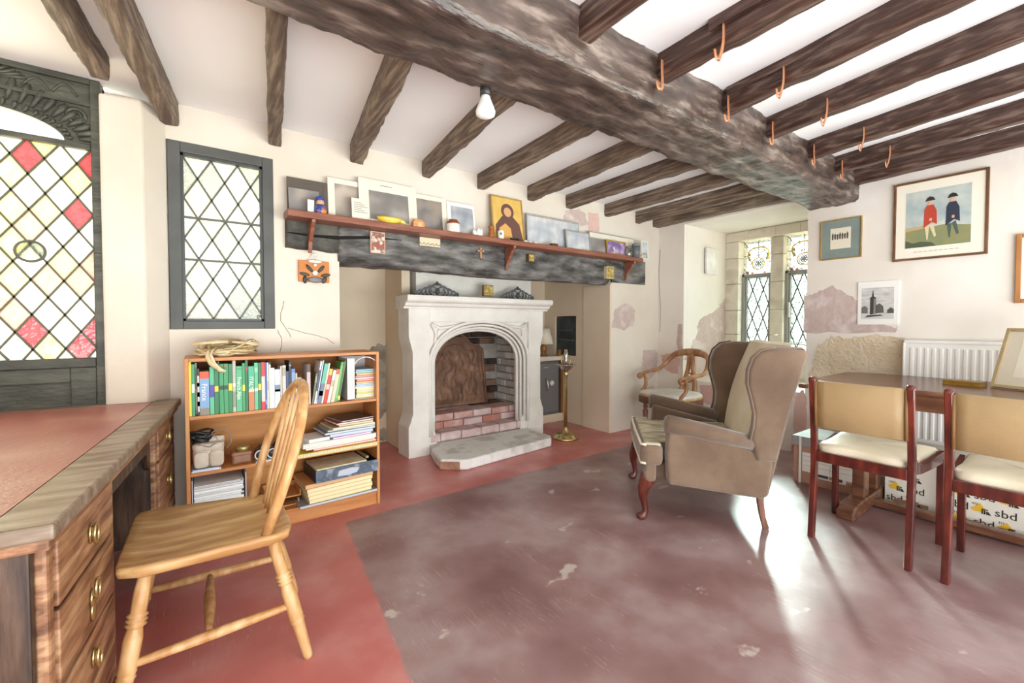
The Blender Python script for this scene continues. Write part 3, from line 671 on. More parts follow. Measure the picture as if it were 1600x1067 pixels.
def course(y, z, h, x0, x1, n, ms, dy=.12, off=0, jit=.004):
    w_ = (x1 - x0) / n
    for j in range(n + (1 if off else 0)):
        a = max(x0, x0 + j * w_ - off * w_); b = min(x1, x0 + (j + 1) * w_ - off * w_)
        if b - a < .03: continue
        brick(((a + b) / 2, y + dy / 2 + rr.uniform(-jit, jit), z + h / 2 + rr.uniform(-.003, .003)), (b - a - .010, dy, h - .008), rr.choice(ms))
MB().box((1.70, 3.79, 0.0), (2.81, 4.2, 0.30)).box((1.70, 3.61, 0), (2.79, 3.8, .165)).build('mortar_bed', mat('dark_mortar', '#7F736B', '#95897F', rough=.95, scale=9), fb)
course(3.765, .165, .072, 1.70, 2.81, 5, brick_r, .22); course(3.765, .237, .072, 1.70, 2.81, 5, [brick_r[2], brick_r[0]], .22, .5)
course(3.985, .237, .072, 1.70, 2.81, 5, [brick_b[2], brick_r[2]], .20)
course(3.60, .09, .082, 1.70, 2.79, 5, [brick_r[2]], .2, .5)
# hearth slab with a broken corner
hs = thing('hearth_slab', 'whitewashed stone hearth slab with a broken front corner', 'hearth', (2.2, 3.3, 0))
hm = mat('whitewashed_stone', '#DEDAD4', '#C6C0B8', rough=.8, scale=6, bump=.5, bscale=25, c3='#E6E3DE')
sl = MB().prism([(1.58, 3.16), (1.70, 3.05), (1.76, 3.02), (2.74, 3.13), (2.80, 3.20), (2.80, 3.60), (1.70, 3.62), (1.60, 3.30)], (0, 0, 0.0), (1, 0, 0), (0, 1, 0), (0, 0, .085)); sl.build('slab', hm, hs, .018, 3)
MB().prism([(1.57, 3.165), (1.69, 3.045), (1.72, 3.06), (1.61, 3.17)], (0, 0, .0), (1, 0, 0), (0, 1, 0), (0, 0, .07)).build('broken_edge', mat('raw_brown_stone', '#B0846A', '#8E6A56', rough=.95, scale=20, bump=.8), hs, .01)
# iron fireback
fbk = thing('fireback', 'rust-brown cast iron fireback with shaped top leaning in hearth', 'fireback', (2.24, 4.08, .31))
iron = mat('rusted_iron', '#6E5140', '#8E6A52', rough=.6, scale=7, bump=.5, bscale=22, c3='#7D5C48', metal=.25, spec=.5)
out = [(-.37, 0), (-.37, .60), (-.34, .615), (-.31, .66), (-.25, .655), (-.20, .68), (-.17, .735), (-.10, .78), (0, .795), (.10, .78), (.17, .735), (.20, .68), (.25, .655), (.31, .66), (.34, .615), (.37, .60), (.37, 0)]
Mf = Matrix.Translation((2.235, 4.035, .312)) @ Matrix.Rotation(R(-9), 4, 'X')
ox, ux, vx = Mf @ Vector((0, 0, 0)), Mf.to_3x3() @ Vector((1, 0, 0)), Mf.to_3x3() @ Vector((0, 0, 1)); nx = Mf.to_3x3() @ Vector((0, 1, 0))
MB().prism(out, ox, ux, vx, nx * .03).build('plate', iron, fbk, .006)
def fp(u, v, d=0): return Mf @ Vector((u, -d, v))
mb = MB()
mb.tube([fp(u * .93, v * .96 + .015, .004) for u, v in out], .014, 6)
mb.tube([fp(u, v, .004) for u, v in [(-.20, .04), (-.20, .48), (-.17, .56), (-.09, .63), (0, .65), (.09, .63), (.17, .56), (.20, .48), (.20, .04)]], .009, 6)
for k in range(4): mb.tube([fp(-.17 + .012 * k + .03 * math.sin(v * 14 + k), .06 + v * .5, .004) for v in [q / 9 for q in range(10)]], [.008 + .006 * math.sin(q * 1.3 + k) ** 2 for q in range(10)], 6)
mb.build('border_mould', iron, fbk)
def rel(u, v):                                        # low relief: a swirl of drapery over a rocky mound
    x, z = -.33 + .66 * u, .03 + .56 * v
    d = .03 * max(0, noise.noise(Vector((x * 9, z * 9, 2)))) + .03 * abs(noise.noise(Vector((x * 17, z * 8, 7))))
    m = math.exp(-((x + .12) ** 2 / .03 + (z - .08) ** 2 / .012)) * .022
    e = min(u, 1 - u, v, 1 - v) * 10
    return fp(x, z, .001 + (d + m) * min(1, e))
MB().grid(rel, 70, 60).build('relief', iron, fbk)
# finials on the mantel: two pierced black ornaments and one small panel
scroll_m = mat('ebonised_carving', '#3B3B3D', '#6E7074', rough=.4, scale=12, bump=.3)
def mantel_ornament(xc, hw, label, yy):
    t = thing('carved_pediment', label, 'ornament', (xc, yy, 1.425), group='dark pierced pediments on the mantel'); mb = MB()
    MB().box((xc - hw, yy - .02, 1.425), (xc + hw, yy + .02, 1.44)).build('base', scroll_m, t, .003)
    for sg in (-1, 1):
        for k, (u, rr_) in enumerate(((.17, .040), (.36, .034), (.56, .028), (.74, .022), (.90, .014))):
            cx, cz = xc + sg * hw * u, 1.44 + rr_ + .004
            mb.tube([(cx + sg * rr_ * (1 - a / 9) * math.cos(a), yy - .006, cz + rr_ * (1 - a / 9) * math.sin(a)) for a in [q * .5 - 1.2 for q in range(14)]], [.0085 - .0003 * q for q in range(14)], 6)
        mb.tube([(xc + sg * hw * u, yy - .004, 1.442 + .098 * (1 - u) ** .85 + .010 * abs(math.sin(u * 14))) for u in [q / 14 for q in range(15)]], [.011 - .0004 * q for q in range(15)], 6)
    mb.build('scrollwork', scroll_m, t)
    MB().lathe([(0, -.02), (.02, -.016), (.026, 0), (.02, .016), (0, .02)], n=12, M=Matrix.Translation((xc, yy - .008, 1.475)) @ Matrix.Rotation(R(90), 4, 'X') @ Matrix.Diagonal((.8, 1.3, 1, 1))).build('cartouche', scroll_m, t)
    MB().lathe([(.0, 0), (.02, .005), (.016, .02), (.008, .034), (0, .04)], (xc, yy - .004, 1.53), 8).build('crest', scroll_m, t)
a = at(686, 462, Y=3.62).x; mantel_ornament(a, .225, 'larger dark pierced pediment carving at the left mantel end', 3.66)
a = at(812, 466, Y=3.62).x; mantel_ornament(a, .215, 'dark pierced pediment carving at the right mantel end', 3.66)

# ------------------------------------------------------------------ alcove: safe, ledge, lamp, slate hatch, brass stand
sf = thing('safe', 'dark grey steel safe with round dial under the alcove ledge', 'safe', (3.25, 4.0, 0))
sm = flat('#6B6968', 0.45)
MB().box((3.02, 3.93, 0.10), (3.56, 4.24, 0.735)).build('body', sm, sf, .008)
MB().box((3.06, 3.915, 0.13), (3.545, 3.93, 0.71)).build('door', flat('#747271', .4), sf, .005)
MB().lathe([(0, .016), (.03, .014), (.034, 0)], n=20, M=Matrix.Translation((3.43, 3.914, .47)) @ Matrix.Rotation(R(90), 4, 'X')).build('dial', flat('#E4DFD2', .4), sf)
MB().tube([(3.335, 3.905, .53), (3.34, 3.885, .50), (3.345, 3.88, .44), (3.35, 3.885, .39)], [.007, .009, .010, .007], 8).build('handle', mat('steel_bright', '#D8D6D0', rough=.3, metal=.8), sf)
MB().box((3.30, 3.908, .655), (3.37, 3.916, .668)).build('maker_bar', flat('#A8A49C', .4), sf)
pbox('ledge', mat('plastered_ledge', '#E6DCC9', '#D9CDB8', rough=.85, scale=5), (2.985, 3.90, 0.737), (3.598, 4.248, 0.79), None, .008, kind='structure', label='plastered ledge above the safe')
bpy.data.objects['ledge'].name = 'trim_1'
pbox('trim_2', alcove_m, (2.985, 3.90, 0), (3.598, 4.248, 0.098), None, .005, kind='structure')
MB().box((3.565, 3.895, .10), (3.598, 3.93, .735)).build('trim_3', mat('brown_oak_post', '#8E6238', '#6F4A2A', rough=.6, scale=4, stretch=(5, 5, 1)), kind='structure')
h_ = thing('slate_hatch', 'black slate hatch set in the alcove wall beside lamp', 'hatch', (3.63, 3.865, .8))
pbox('slate', mat('black_slate', '#2C3236', '#46504F', rough=.4, scale=6, bump=.4, bscale=20), (3.62, hx[0] + .012, hx[2] + .012), (3.64, hx[1] - .012, hx[3] - .012), h_, .003)
MB().bar((3.617, 3.72, .98), (3.617, 4.0, .985), .006).bar((3.617, 3.75, 1.10), (3.617, 4.02, 1.10), .004).build('crease', flat('#77807E', .5), h_)
tl = thing('table_lamp', 'small table lamp, cream shade on turned amber wood base', 'lamp', (3.40, 4.02, .79))
lx, ly = 3.40, 4.03
MB().lathe([(.05, 0), (.05, .012), (.03, .02), (.022, .03), (.034, .05), (.045, .08), (.04, .105), (.022, .135), (.012, .15), (0, .15)], (lx, ly, .79), 18).build('base', mat('amber_wood', '#A8713E', '#7E4F28', rough=.35, scale=6, stretch=(4, 4, 1)), tl)
MB().lathe([(.125, .145), (.075, .33)], (lx, ly, .79), 28).build('shade', mat('cream_lampshade', '#EFE4CE', '#E6D9BE', rough=.8, scale=9), tl)
MB().lathe([(.008, .15), (.008, .24)], (lx, ly, .79), 8).build('stem', flat('#B79A5A', .4), tl)
tb = thing('tea_light_block', 'little brown wooden block at the ledge corner', 'block', (3.57, 3.95, .79))
pbox('block_body', flat('#9A6A38', .6), (3.545, 3.915, .79), (3.585, 3.95, .86), tb, .004); pbox('block_top', flat('#7B5228', .6), (3.55, 3.92, .86), (3.58, 3.945, .866), tb)
brass = mat('polished_brass', '#C9B582', '#B39C68', rough=.25, metal=.9, scale=5)
silver = mat('tarnished_silver', '#C9C6C2', '#A8A09A', rough=.22, metal=.9, scale=9)
bs = thing('brass_stand', 'tall brass standard lamp stand with pierced column beside hearth', 'stand', (3.066, 3.28, 0))
bo = (3.066, 3.28, 0)
MB().lathe([(.135, 0), (.138, .012), (.13, .022), (.112, .03), (.108, .042), (.085, .055), (.05, .062), (.03, .075), (.022, .10), (.018, .12)], bo, 32).build('foot', brass, bs)
MB().lathe([(.017, .11), (.015, .60), (.019, .64), (.030, .665), (.022, .68), (.02, .69)], bo, 18).build('column', brass, bs)
mb = MB()
for k in range(34): mb.lathe([(.0035, -.003), (.005, 0), (.0035, .003)], (bo[0] - .009, bo[1] - .0135, .125 + k * .0142), 6)
mb.build('bead_column', flat('#7A6326', .4), bs, kind='stuff')
MB().lathe([(.02, .69), (.05, .705), (.075, .735), (.082, .75), (.105, .757), (.105, .763), (.075, .765), (.03, .76), (0, .76)], bo, 28).build('bowl', silver, bs)
MB().tube([(bo[0] + .062 * math.cos(a), bo[1], .80 + .052 * math.sin(a)) for a in [2 * math.pi * k / 24 for k in range(24)]], .006, 8, closed=True).build('ring_handle', brass, bs)
MB().lathe([(.022, .76), (.018, .80), (.022, .83), (.022, .88), (.017, .885), (.017, .915), (0, .918)], bo, 16).build('burner', silver, bs)

# ------------------------------------------------------------------ mantel shelf on brackets, with everything on it
red_oak = mat('red_brown_shelf_wood', '#7E4A38', '#95604A', rough=.4, scale=4, stretch=(1, 8, 8), c3='#8A5440', bump=.1)
SZ = 1.883
shf = thing('mantel_shelf', 'long red-brown wooden shelf on scrolled brackets over the lintel', 'shelf', (2.2, 3.05, SZ))
MB().box((0.462, 2.965, SZ - .042), (3.90, 3.112, SZ)).build('board', red_oak, shf, .006)
for px_ in (487, 797, 984):
    X0 = at(px_, 380, Y=3.05).x
    pr_ = [(0, SZ - .042), (-.135, SZ - .042), (-.13, SZ - .06), (-.10, SZ - .085), (-.07, SZ - .13), (-.035, SZ - .17), (-.02, SZ - .21), (-.01, SZ - .235), (0, SZ - .24)]
    MB().prism(pr_, (X0 - .012, 3.11, 0), (0, 1, 0), (0, 0, 1), (.024, 0, 0)).build('bracket', red_oak, shf, .003)
blur = [mat('blurred_print_%d' % k, a, b, c3=c, rough=.35, scale=5 + k, detail=1.0, lo=.3, hi=.7) for k, (a, b, c) in enumerate((('#6E6A66', '#CDBDA8', '#8E8A86'), ('#8A8078', '#D2C6B8', '#A79A8E'), ('#7C7A78', '#A9A39C', '#8B857F'), ('#9C8E7E', '#6D6660', '#8A8480'), ('#8F949C', '#C8C4C0', '#A9ABB0'), ('#AEB2B8', '#D6D4D0', '#BFC2C6')))]
cream_b = mat('cream_mount_board', '#EAE2D2', '#E2D9C7', rough=.7, scale=6); white_b = flat('#F1EDE6', .5); silver_b = mat('silvered_frame', '#B9B5AE', '#A29E97', rough=.45, scale=14, metal=.2)
def standing(name, label, cat, px, m_frame, m_pic, yb=3.05, border=.02, th=.012, pic=None, lean=9, group=None, zb=SZ, tilt=0):
    """a flat picture standing on the shelf; px = (left, top, right) in survey pixels at its foot plane"""
    A = at(px[0], px[1], Y=yb + .03); B = at(px[2], px[1], Y=yb + .03); wd = B.x - A.x; hh = px[3] if len(px) > 3 else A.z - zb
    M_ = Matrix.Translation((A.x, yb, zb + .001)) @ Matrix.Rotation(R(-lean), 4, 'X') @ Matrix.Rotation(R(tilt), 4, 'Y')
    t = thing(name, label, cat, M=M_, group=group); 
    def lb(nm, m, p, q, bv=0.0): MB().box(p, q, M_).build(nm, m, t, bv)
    bl_, bt, br, bb = border if isinstance(border, tuple) else (border,) * 4
    if m_frame is not None:
        f = MB().box((0, 0, 0), (bl_, th, hh), M_).box((wd - br, 0, 0), (wd, th, hh), M_).box((bl_, 0, 0), (wd - br, th, bb), M_).box((bl_, 0, hh - bt), (wd - br, th, hh), M_)
        f.build('frame', m_frame, t, min(.003, th / 4))
        lb('picture', m_pic, (bl_, th * .4, bb), (wd - br, th * .9, hh - bt))
    else: lb('picture', m_pic, (0, 0, 0), (wd, th, hh))
    return t, M_, wd, hh
dk = flat('#5A5149', .6)
t, M_, wd, hh = standing('photograph', 'dark mounted photograph at the far end of the mantel shelf, behind a blue figurine', 'photograph', (450, 292, 498), None, blur[0], 3.055, th=.004)
t, M_, wd, hh = standing('dark_mount', 'dark stepped mount board behind the end photograph on the shelf', 'board', (447, 276, 511), dk, dk, 3.082, border=.03, th=.006, lean=4)
t, M_, wd, hh = standing('framed_picture', 'cream wooden frame with blurred print, left of the large mount', 'picture', (511, 276, 566), cream_b, blur[1], 3.075, border=(.045, .035, .03, .01), lean=5)
t, M_, wd, hh = standing('framed_picture', 'largest cream mount with grey print standing on the mantel shelf', 'picture', (560, 275, 650), cream_b, blur[2], 3.05, border=(.07, .08, .065, .03), lean=7, th=.006)
MB().bar(M_ @ Vector((.15, -.001, hh - .035)), M_ @ Vector((.24, -.001, hh - .035)), .004, .004).build('caption', flat('#8A8478', .6), t)
t, M_, wd, hh = standing('framed_picture', 'cream frame with muted print, right of the largest mount', 'picture', (648, 301, 697), cream_b, blur[3], 3.055, border=(.012, .035, .04, .01), lean=7)
t, M_, wd, hh = standing('framed_picture', 'white frame with soft grey print behind the brown-lidded jar', 'picture', (698, 313, 741), white_b, blur[4], 3.055, border=(.035, .03, .015, .01), lean=8)
t, M_, wd, hh = standing('verse_card', 'small cream verse card with lines of text on the shelf', 'card', (548, 309, 573), None, cream_b, 3.02, th=.003, lean=6)
mb = MB()
for k in range(6): mb.bar(M_ @ Vector((.015, -.001, hh - .03 - k * .013)), M_ @ Vector((.015 + .05 + .02 * ((k * 7) % 3), -.001, hh - .03 - k * .013)), .003, .003)
mb.build('writing', flat('#86816F', .6), t)
t, M_, wd, hh = standing('long_print', 'long grey unframed print propped on the shelf beside the gold panel', 'picture', (821, 333, 903), silver_b, blur[5], 3.085, border=(.01, .02, .01, .01), lean=3, th=.006)
t, M_, wd, hh = standing('framed_picture', 'square silver frame with pale grey print, in front of long print', 'picture', (883, 358, 920), silver_b, blur[5], 3.03, border=.014, lean=7)
t, M_, wd, hh = standing('framed_picture', 'long narrow frame behind the medal frame at the right of shelf', 'picture', (919, 361, 990), silver_b, cream_b, 3.07, border=.010, lean=4)
t, M_, wd, hh = standing('framed_picture', 'small silver frame with grey print left of the medal frame', 'picture', (920, 370, 946), silver_b, blur[2], 3.02, border=.009, lean=8)
t, M_, wd, hh = standing('medal_picture', 'gold frame showing a silver cup on violet ground', 'picture', (946, 374, 976), mat('gilt_frame', '#CFA63E', '#B98E2C', rough=.35, scale=12, metal=.4), mat('violet_print', '#6D649C', '#B9A7C8', c3='#8F6FA0', rough=.4, scale=14, detail=1), 2.995, border=.014, lean=6)
mb = MB().lathe([(.012, 0), (.004, .008), (.004, .02), (.016, .035), (.02, .06)], (0, 0, 0), 12, M=M_ @ Matrix.Translation((wd * .36, .002, .022)) @ Matrix.Diagonal((1, .15, 1, 1)))
mb.build('printed_cup', flat('#D9CBA0', .4), t)
t, M_, wd, hh = standing('framed_picture', 'narrow white frame on the right end of the shelf behind tin', 'picture', (1000, 376, 1010), white_b, blur[5], 3.0, border=.008, lean=2)
# gold panel: generic robed figure on gold ground
t, M_, wd, hh = standing('gold_icon', 'tall gold-ground painted wooden panel standing on the shelf', 'panel', (769, 301, 818), mat('panel_edge', '#B99A62', '#A2834E', rough=.5, scale=9), mat('gold_ground', '#E3BE6C', '#D8AE58', rough=.4, scale=10), 3.045, border=.012, lean=8, th=.02)
def blob(t, name, m, pts, d): MB().prism(pts, M_ @ Vector((0, .008 - d, 0)), M_.to_3x3() @ Vector((1, 0, 0)), M_.to_3x3() @ Vector((0, 0, 1)), M_.to_3x3() @ Vector((0, d * .5, 0))).build(name, m, t)
el_ = lambda cx, cz, a, b, n=20: [(cx + a * math.cos(2 * math.pi * k / n), cz + b * math.sin(2 * math.pi * k / n)) for k in range(n)]
blob(t, 'painted_robe', flat('#6A4A42', .5), [(.03 * wd / .3, .0 + .014), (.10 * wd, hh * .34), (.32 * wd, hh * .56), (.62 * wd, hh * .60), (.86 * wd, hh * .42), (.95 * wd, .014)], .002)
blob(t, 'painted_hood', flat('#6A4A42', .5), el_(.5 * wd, hh * .68, .2 * wd, hh * .17), .003)
blob(t, 'painted_face', flat('#D6A677', .5), el_(.5 * wd, hh * .66, .12 * wd, hh * .105), .004)
blob(t, 'painted_mantle', flat('#D9A45E', .5), [(.16 * wd, .016), (.2 * wd, hh * .28), (.4 * wd, hh * .40), (.56 * wd, hh * .3), (.6 * wd, .016)], .004)
# small things along the shelf
def sx(px, yb=3.02): return at(px, 365, Y=yb).x
f = thing('figurine', 'small blue and orange china figurine by the dark photograph', 'figurine', (sx(500), 3.0, SZ))
X0 = sx(500); Yb = 3.0
MB().lathe([(.036, 0), (.038, .02), (.03, .045), (.018, .06), (0, .062)], (X0, Yb, SZ), 14).build('skirt', mat('blue_glaze', '#2E4C9A', '#D98A3A', rough=.25, scale=22, lo=.45, hi=.6), f)
MB().lathe([(.016, .055), (.024, .07), (.02, .09), (0, .10)], (X0, Yb, SZ), 12).build('head', flat('#DDA27A', .3), f)
MB().lathe([(.03, .085), (.026, .10), (.012, .112), (0, .114)], (X0 - .004, Yb, SZ), 12).build('hat', flat('#2B47A0', .25), f)
MB().box((X0 - .075, Yb + .005, SZ), (X0 - .035, Yb + .02, SZ + .085)).build('back_plate', flat('#E6E2DA', .3), f, .004)
X0 = sx(607); f = thing('glass_fish', 'yellow art glass fish dish lying on the shelf', 'glass dish', (X0, 3.0, SZ))
yg = mat('yellow_glass', '#E2B823', '#F2DE6A', rough=.1, scale=9, coat=.5, spec=.6)
MB().lathe([(.0, .0), (.05, .004), (.085, .022), (.09, .04), (.078, .036), (.045, .014), (0, .012)], (X0, 3.0, SZ), 24, sq=(1, .45)).build('body', yg, f)
MB().tube([(X0 + .07, 3.0, SZ + .03), (X0 + .10, 2.995, SZ + .022), (X0 + .125, 3.0, SZ + .012)], [.012, .014, .004], 8).build('tail', yg, f)
X0 = sx(652); f = thing('toy_house', 'tiny peach wooden block house on the shelf', 'ornament', (X0, 3.0, SZ))
MB().prism([(-.045, 0), (.045, 0), (.045, .035), (.02, .06), (-.03, .058), (-.045, .035)], (X0, 2.985, SZ), (1, 0, 0), (0, 0, 1), (0, .04, 0)).build('block', mat('peach_wood', '#D59A62', '#C08450', rough=.5, scale=8, stretch=(1, 1, 5)), f, .004)
pbox('door', flat('#E4B684', .5), (X0 - .01, 2.982, SZ + .005), (X0 + .02, 2.986, SZ + .035), f)
X0 = sx(706); f = thing('stoneware_jar', 'small white stoneware jar with chestnut brown top', 'jar', (X0, 3.0, SZ))
MB().lathe([(.05, 0), (.053, .006), (.053, .06), (.05, .066)], (X0, 3.0, SZ), 24).build('body', flat('#EDE6D8', .3), f)
MB().lathe([(.052, .062), (.05, .072), (.035, .088), (.034, .094), (0, .094)], (X0, 3.0, SZ), 24).build('shoulder', mat('brown_glaze', '#8A4A22', '#6B3518', rough=.2, scale=10), f)
X0 = sx(744); f = thing('crystal', 'rough white crystal lump on the shelf left of candlestick', 'crystal', (X0, 3.0, SZ))
mb = MB()
for k in range(7):
    a = k * 2.4; mb.turned((X0 + .02 * math.cos(a), 3.0 + .012 * math.sin(a), SZ), (X0 + .04 * math.cos(a), 3.0 + .02 * math.sin(a), SZ + .035 + .012 * (k % 3)), [(.018, 0), (.02, .6), (0, 1)], 6)
mb.build('points', flat('#F1EFE9', .2), f)
X0 = sx(764.5); f = thing('candlestick', 'short turned orange-brown wooden candlestick beside the gold panel', 'candlestick', (X0, 2.99, SZ))
tw = mat('orange_turned_wood', '#B5692F', '#8F4E20', rough=.35, scale=8, stretch=(1, 1, 4))
MB().lathe([(.026, 0), (.026, .012), (.018, .024), (.024, .036), (.014, .046), (.024, .058), (.014, .066), (.026, .078), (.026, .09)], (X0, 2.99, SZ), 18).build('stem', tw, f)
MB().lathe([(.016, .089), (.016, .0905), (0, .0905)], (X0, 2.99, SZ), 12).build('socket', flat('#3A2010', .6), f)
X0 = sx(783, 2.98); f = thing('candle', 'stubby white candle with a green motif before the gold panel', 'candle', (X0, 2.985, SZ))
MB().lathe([(.026, 0), (.026, .062), (.02, .066), (0, .064)], (X0, 2.985, SZ), 18).build('wax', flat('#F0EEE4', .4), f)
MB().lathe([(0, .001), (.011, 0)], n=12, M=Matrix.Translation((X0 - .012, 2.9602, SZ + .034)) @ Matrix.Rotation(R(90), 4, 'X') @ Matrix.Rotation(0, 4, 'Z')).build('motif', flat('#4F8A5E', .4), f)
MB().tube([(X0, 2.985, SZ + .064), (X0 + .002, 2.985, SZ + .074)], .0015, 5).build('wick', black_gap, f)
X0 = sx(805, 2.98); f = thing('pin_dish', 'flat black oval pin dish in front of the gold panel', 'dish', (X0, 2.985, SZ))
MB().lathe([(.02, 0), (.045, .008), (.05, .016), (.044, .014), (.015, .006), (0, .006)], (X0, 2.985, SZ), 20, sq=(1, .5)).build('bowl', flat('#2B2422', .25), f)
MB().lathe([(.046, .0145), (.049, .0165), (.0515, .0155)], (X0, 2.985, SZ), 20, sq=(1, .5)).build('rim', flat('#4A403A', .3), f)
for k, px_ in enumerate((822, 829, 838)):
    X0 = sx(px_, 2.985); f = thing('shell_piece', ('first white shell fragment right of the gold panel', 'middle white shell fragment in a row of three', 'third white shell fragment, furthest from the gold panel')[k], 'shell', (X0, 2.99, SZ), group='white shell fragments on the shelf')
    MB().lathe([(.016, 0), (.018, .008), (.008, .018), (0, .02)], (X0, 2.99, SZ), 10, sq=(1.2, .8)).build('cup', flat('#EEE9DF', .4), f)
    MB().tube([(X0 - .012, 2.979, SZ + .006), (X0, 2.975, SZ + .010), (X0 + .012, 2.979, SZ + .006)], .002, 5).build('rib', flat('#DCD2C2', .4), f)
X0 = sx(866, 2.985); f = thing('pyramid_ornament', 'tiny glass pyramid on a dark brown base on the shelf', 'ornament', (X0, 2.99, SZ))
pbox('base', flat('#5E3A26', .4), (X0 - .036, 2.97, SZ), (X0 + .036, 3.01, SZ + .022), f, .004)
MB().lathe([(.028, .022), (.016, .045), (0, .07)], (X0, 2.99, SZ), 4, smooth=False).build('pyramid', flat('#C9D6C4', .1), f)
X0 = sx(983, 2.985); f = thing('clip_top_jar', 'clear clip-top glass jar on the shelf beside the grey tin', 'jar', (X0, 2.995, SZ))
MB().lathe([(.04, 0), (.044, .006), (.044, .075), (.036, .088), (.036, .095)], (X0, 2.995, SZ), 20).build('glass_body', glass('clear_jar_glass', '#D5DAD3', .7, .1, 10, .15), f)
MB().lathe([(.038, .095), (.038, .104), (0, .106)], (X0, 2.995, SZ), 20).build('lid', glass('clear_lid_glass', '#DCE0DA', .5, .1, 10, .2), f)
MB().tube([(X0 + .037 * math.cos(a), 2.995 + .037 * math.sin(a), SZ + .09) for a in [2 * math.pi * k / 20 for k in range(20)]], .002, 5, closed=True).build('clip_wire', silver, f)
X0 = sx(994, 2.985); f = thing('cylinder_tin', 'tall dark grey cylindrical tin near the shelf end', 'tin', (X0, 2.985, SZ))
gt = flat('#6C6E70', .4)
MB().lathe([(.043, 0), (.043, .122)], (X0, 2.985, SZ), 24).build('can', gt, f)
MB().lathe([(.0445, .118), (.0445, .142), (.04, .146), (0, .146)], (X0, 2.985, SZ), 24).build('lid', flat('#7C7F81', .35), f)
X0 = 3.875; f = thing('wire_loop', 'rusty wire loop sticking out past the shelf end', 'wire', (X0, 3.0, SZ))
MB().tube([(X0 - .05, 3.0, SZ + .004), (X0, 2.99, SZ + .02), (X0 + .05, 2.98, SZ + .05), (X0 + .09, 2.98, SZ + .055), (X0 + .105, 2.98, SZ + .03), (X0 + .10, 2.98, SZ + .005), (X0 + .088, 2.98, SZ + .012)], .0035, 6).build('wire', flat('#8C6E52', .5), f)

# ------------------------------------------------------------------ things pinned to the lintel
LY = YF - .044
def pinned(name, label, cat, px, m_board, m_face, th=.012, inset=.006, yb=LY):
    A = at(px[0], px[1], Y=yb); B = at(px[2], px[3], Y=yb)
    t = thing(name, label, cat, (A.x, yb, B.z))
    pbox('board', m_board, (A.x, yb - th, B.z), (B.x, yb + .012, A.z), t, .002); 
    if m_face: pbox('face', m_face, (A.x + inset, yb - th - .0015, B.z + inset), (B.x - inset, yb - th, A.z - inset), t)
    return t, A, B
pinned('icon_card', 'red and cream painted card fixed to the lintel, left of centre', 'icon', (578, 361, 601, 397), flat('#D9B49A', .5), mat('red_icon_print', '#A8503E', '#E2CDB8', c3='#7E6458', rough=.5, scale=26, detail=2, lo=.4, hi=.6))
t, A, B = pinned('wooden_plaque', 'pale wooden plaque with two-headed scallop carving on the lintel', 'plaque', (655, 370, 687, 387), flat('#D9CDAE', .6), None)
mb = MB()
for k in range(5):
    cx = A.x + (B.x - A.x) * (k + .5) / 5; mb.tube([(cx + .014 * math.cos(a), LY - .013, A.z - .04 + .014 * math.sin(a)) for a in [math.pi + math.pi * q / 6 for q in range(7)]], .002, 5); mb.bar((cx, LY - .013, A.z - .056), (cx, LY - .013, B.z + .008), .003)
mb.build('carving', flat('#6E6246', .6), t)
A = at(751, 395, Y=LY)
t = thing('crucifix', 'small wooden crucifix hanging on the lintel', 'crucifix', (A.x, LY, A.z))
MB().box((A.x - .008, LY - .008, A.z - .045), (A.x + .008, LY + .012, A.z + .04)).build('upright', flat('#B98A62', .5), t, .002)
MB().box((A.x - .032, LY - .008, A.z + .008), (A.x + .032, LY + .004, A.z + .022)).build('crossbar', flat('#B98A62', .5), t, .002)
gold_i = mat('gold_icon_print', '#D8BE6A', '#B59A4A', c3='#8E7440', rough=.45, scale=30, detail=2)
pinned('icon_block', 'little gold icon block pinned on the lintel, right of the middle bracket', 'icon', (823, 397, 832, 410), flat('#6A5430', .5), gold_i, .03)
pinned('icon_block', 'small gold icon block at the right end of the lintel', 'icon', (945, 416, 956, 436), flat('#D4C49A', .5), gold_i, .03)
t, A, B = pinned('gilt_icon', 'small gilt icon panel standing on the white mantel', 'icon', (754, 445, 769, 463), flat('#7A5A34', .5), gold_i, .02, yb=3.64)
# orange plaque with pebbles on a white cord
t, A, B = pinned('pebble_plaque', 'orange board with a pebble figure hanging below the shelf on white cord', 'plaque', (466, 406, 514, 442), mat('orange_board', '#C9803E', '#BE7434', rough=.6, scale=5), None, .012, yb=YF - .012)
cx, cz = (A.x + B.x) / 2, (A.z + B.z) / 2
def pebble(u, v, a, b, rz, col): MB().lathe([(0, -.008), (.7, -.006), (1, 0), (.7, .006), (0, .008)], n=10, M=Matrix.Translation((cx + u, YF - .028, cz + v)) @ Matrix.Rotation(R(rz), 4, 'Y') @ Matrix.Diagonal((a, 1, b, 1)) @ Matrix.Rotation(R(90), 4, 'X')).build('pebble', flat(col, .5), t)
pebble(.005, .066, .05, .012, 0, '#E9E2DA'); pebble(.005, .042, .014, .012, 0, '#DAD2CA'); pebble(-.03, .018, .032, .012, 50, '#4C4640'); pebble(.042, .018, .032, .012, -50, '#4C4640')
pebble(.005, -.01, .02, .018, 0, '#E6DED6'); pebble(-.06, -.022, .032, .012, 10, '#55504A'); pebble(.07, -.022, .032, .012, -10, '#55504A'); pebble(.005, -.055, .05, .022, 0, '#7E7A78'); pebble(-.058, -.058, .014, .026, 0, '#3E3A36'); pebble(.062, -.055, .014, .026, 25, '#4A4640')
cord = flat('#EDEBE4', .7)
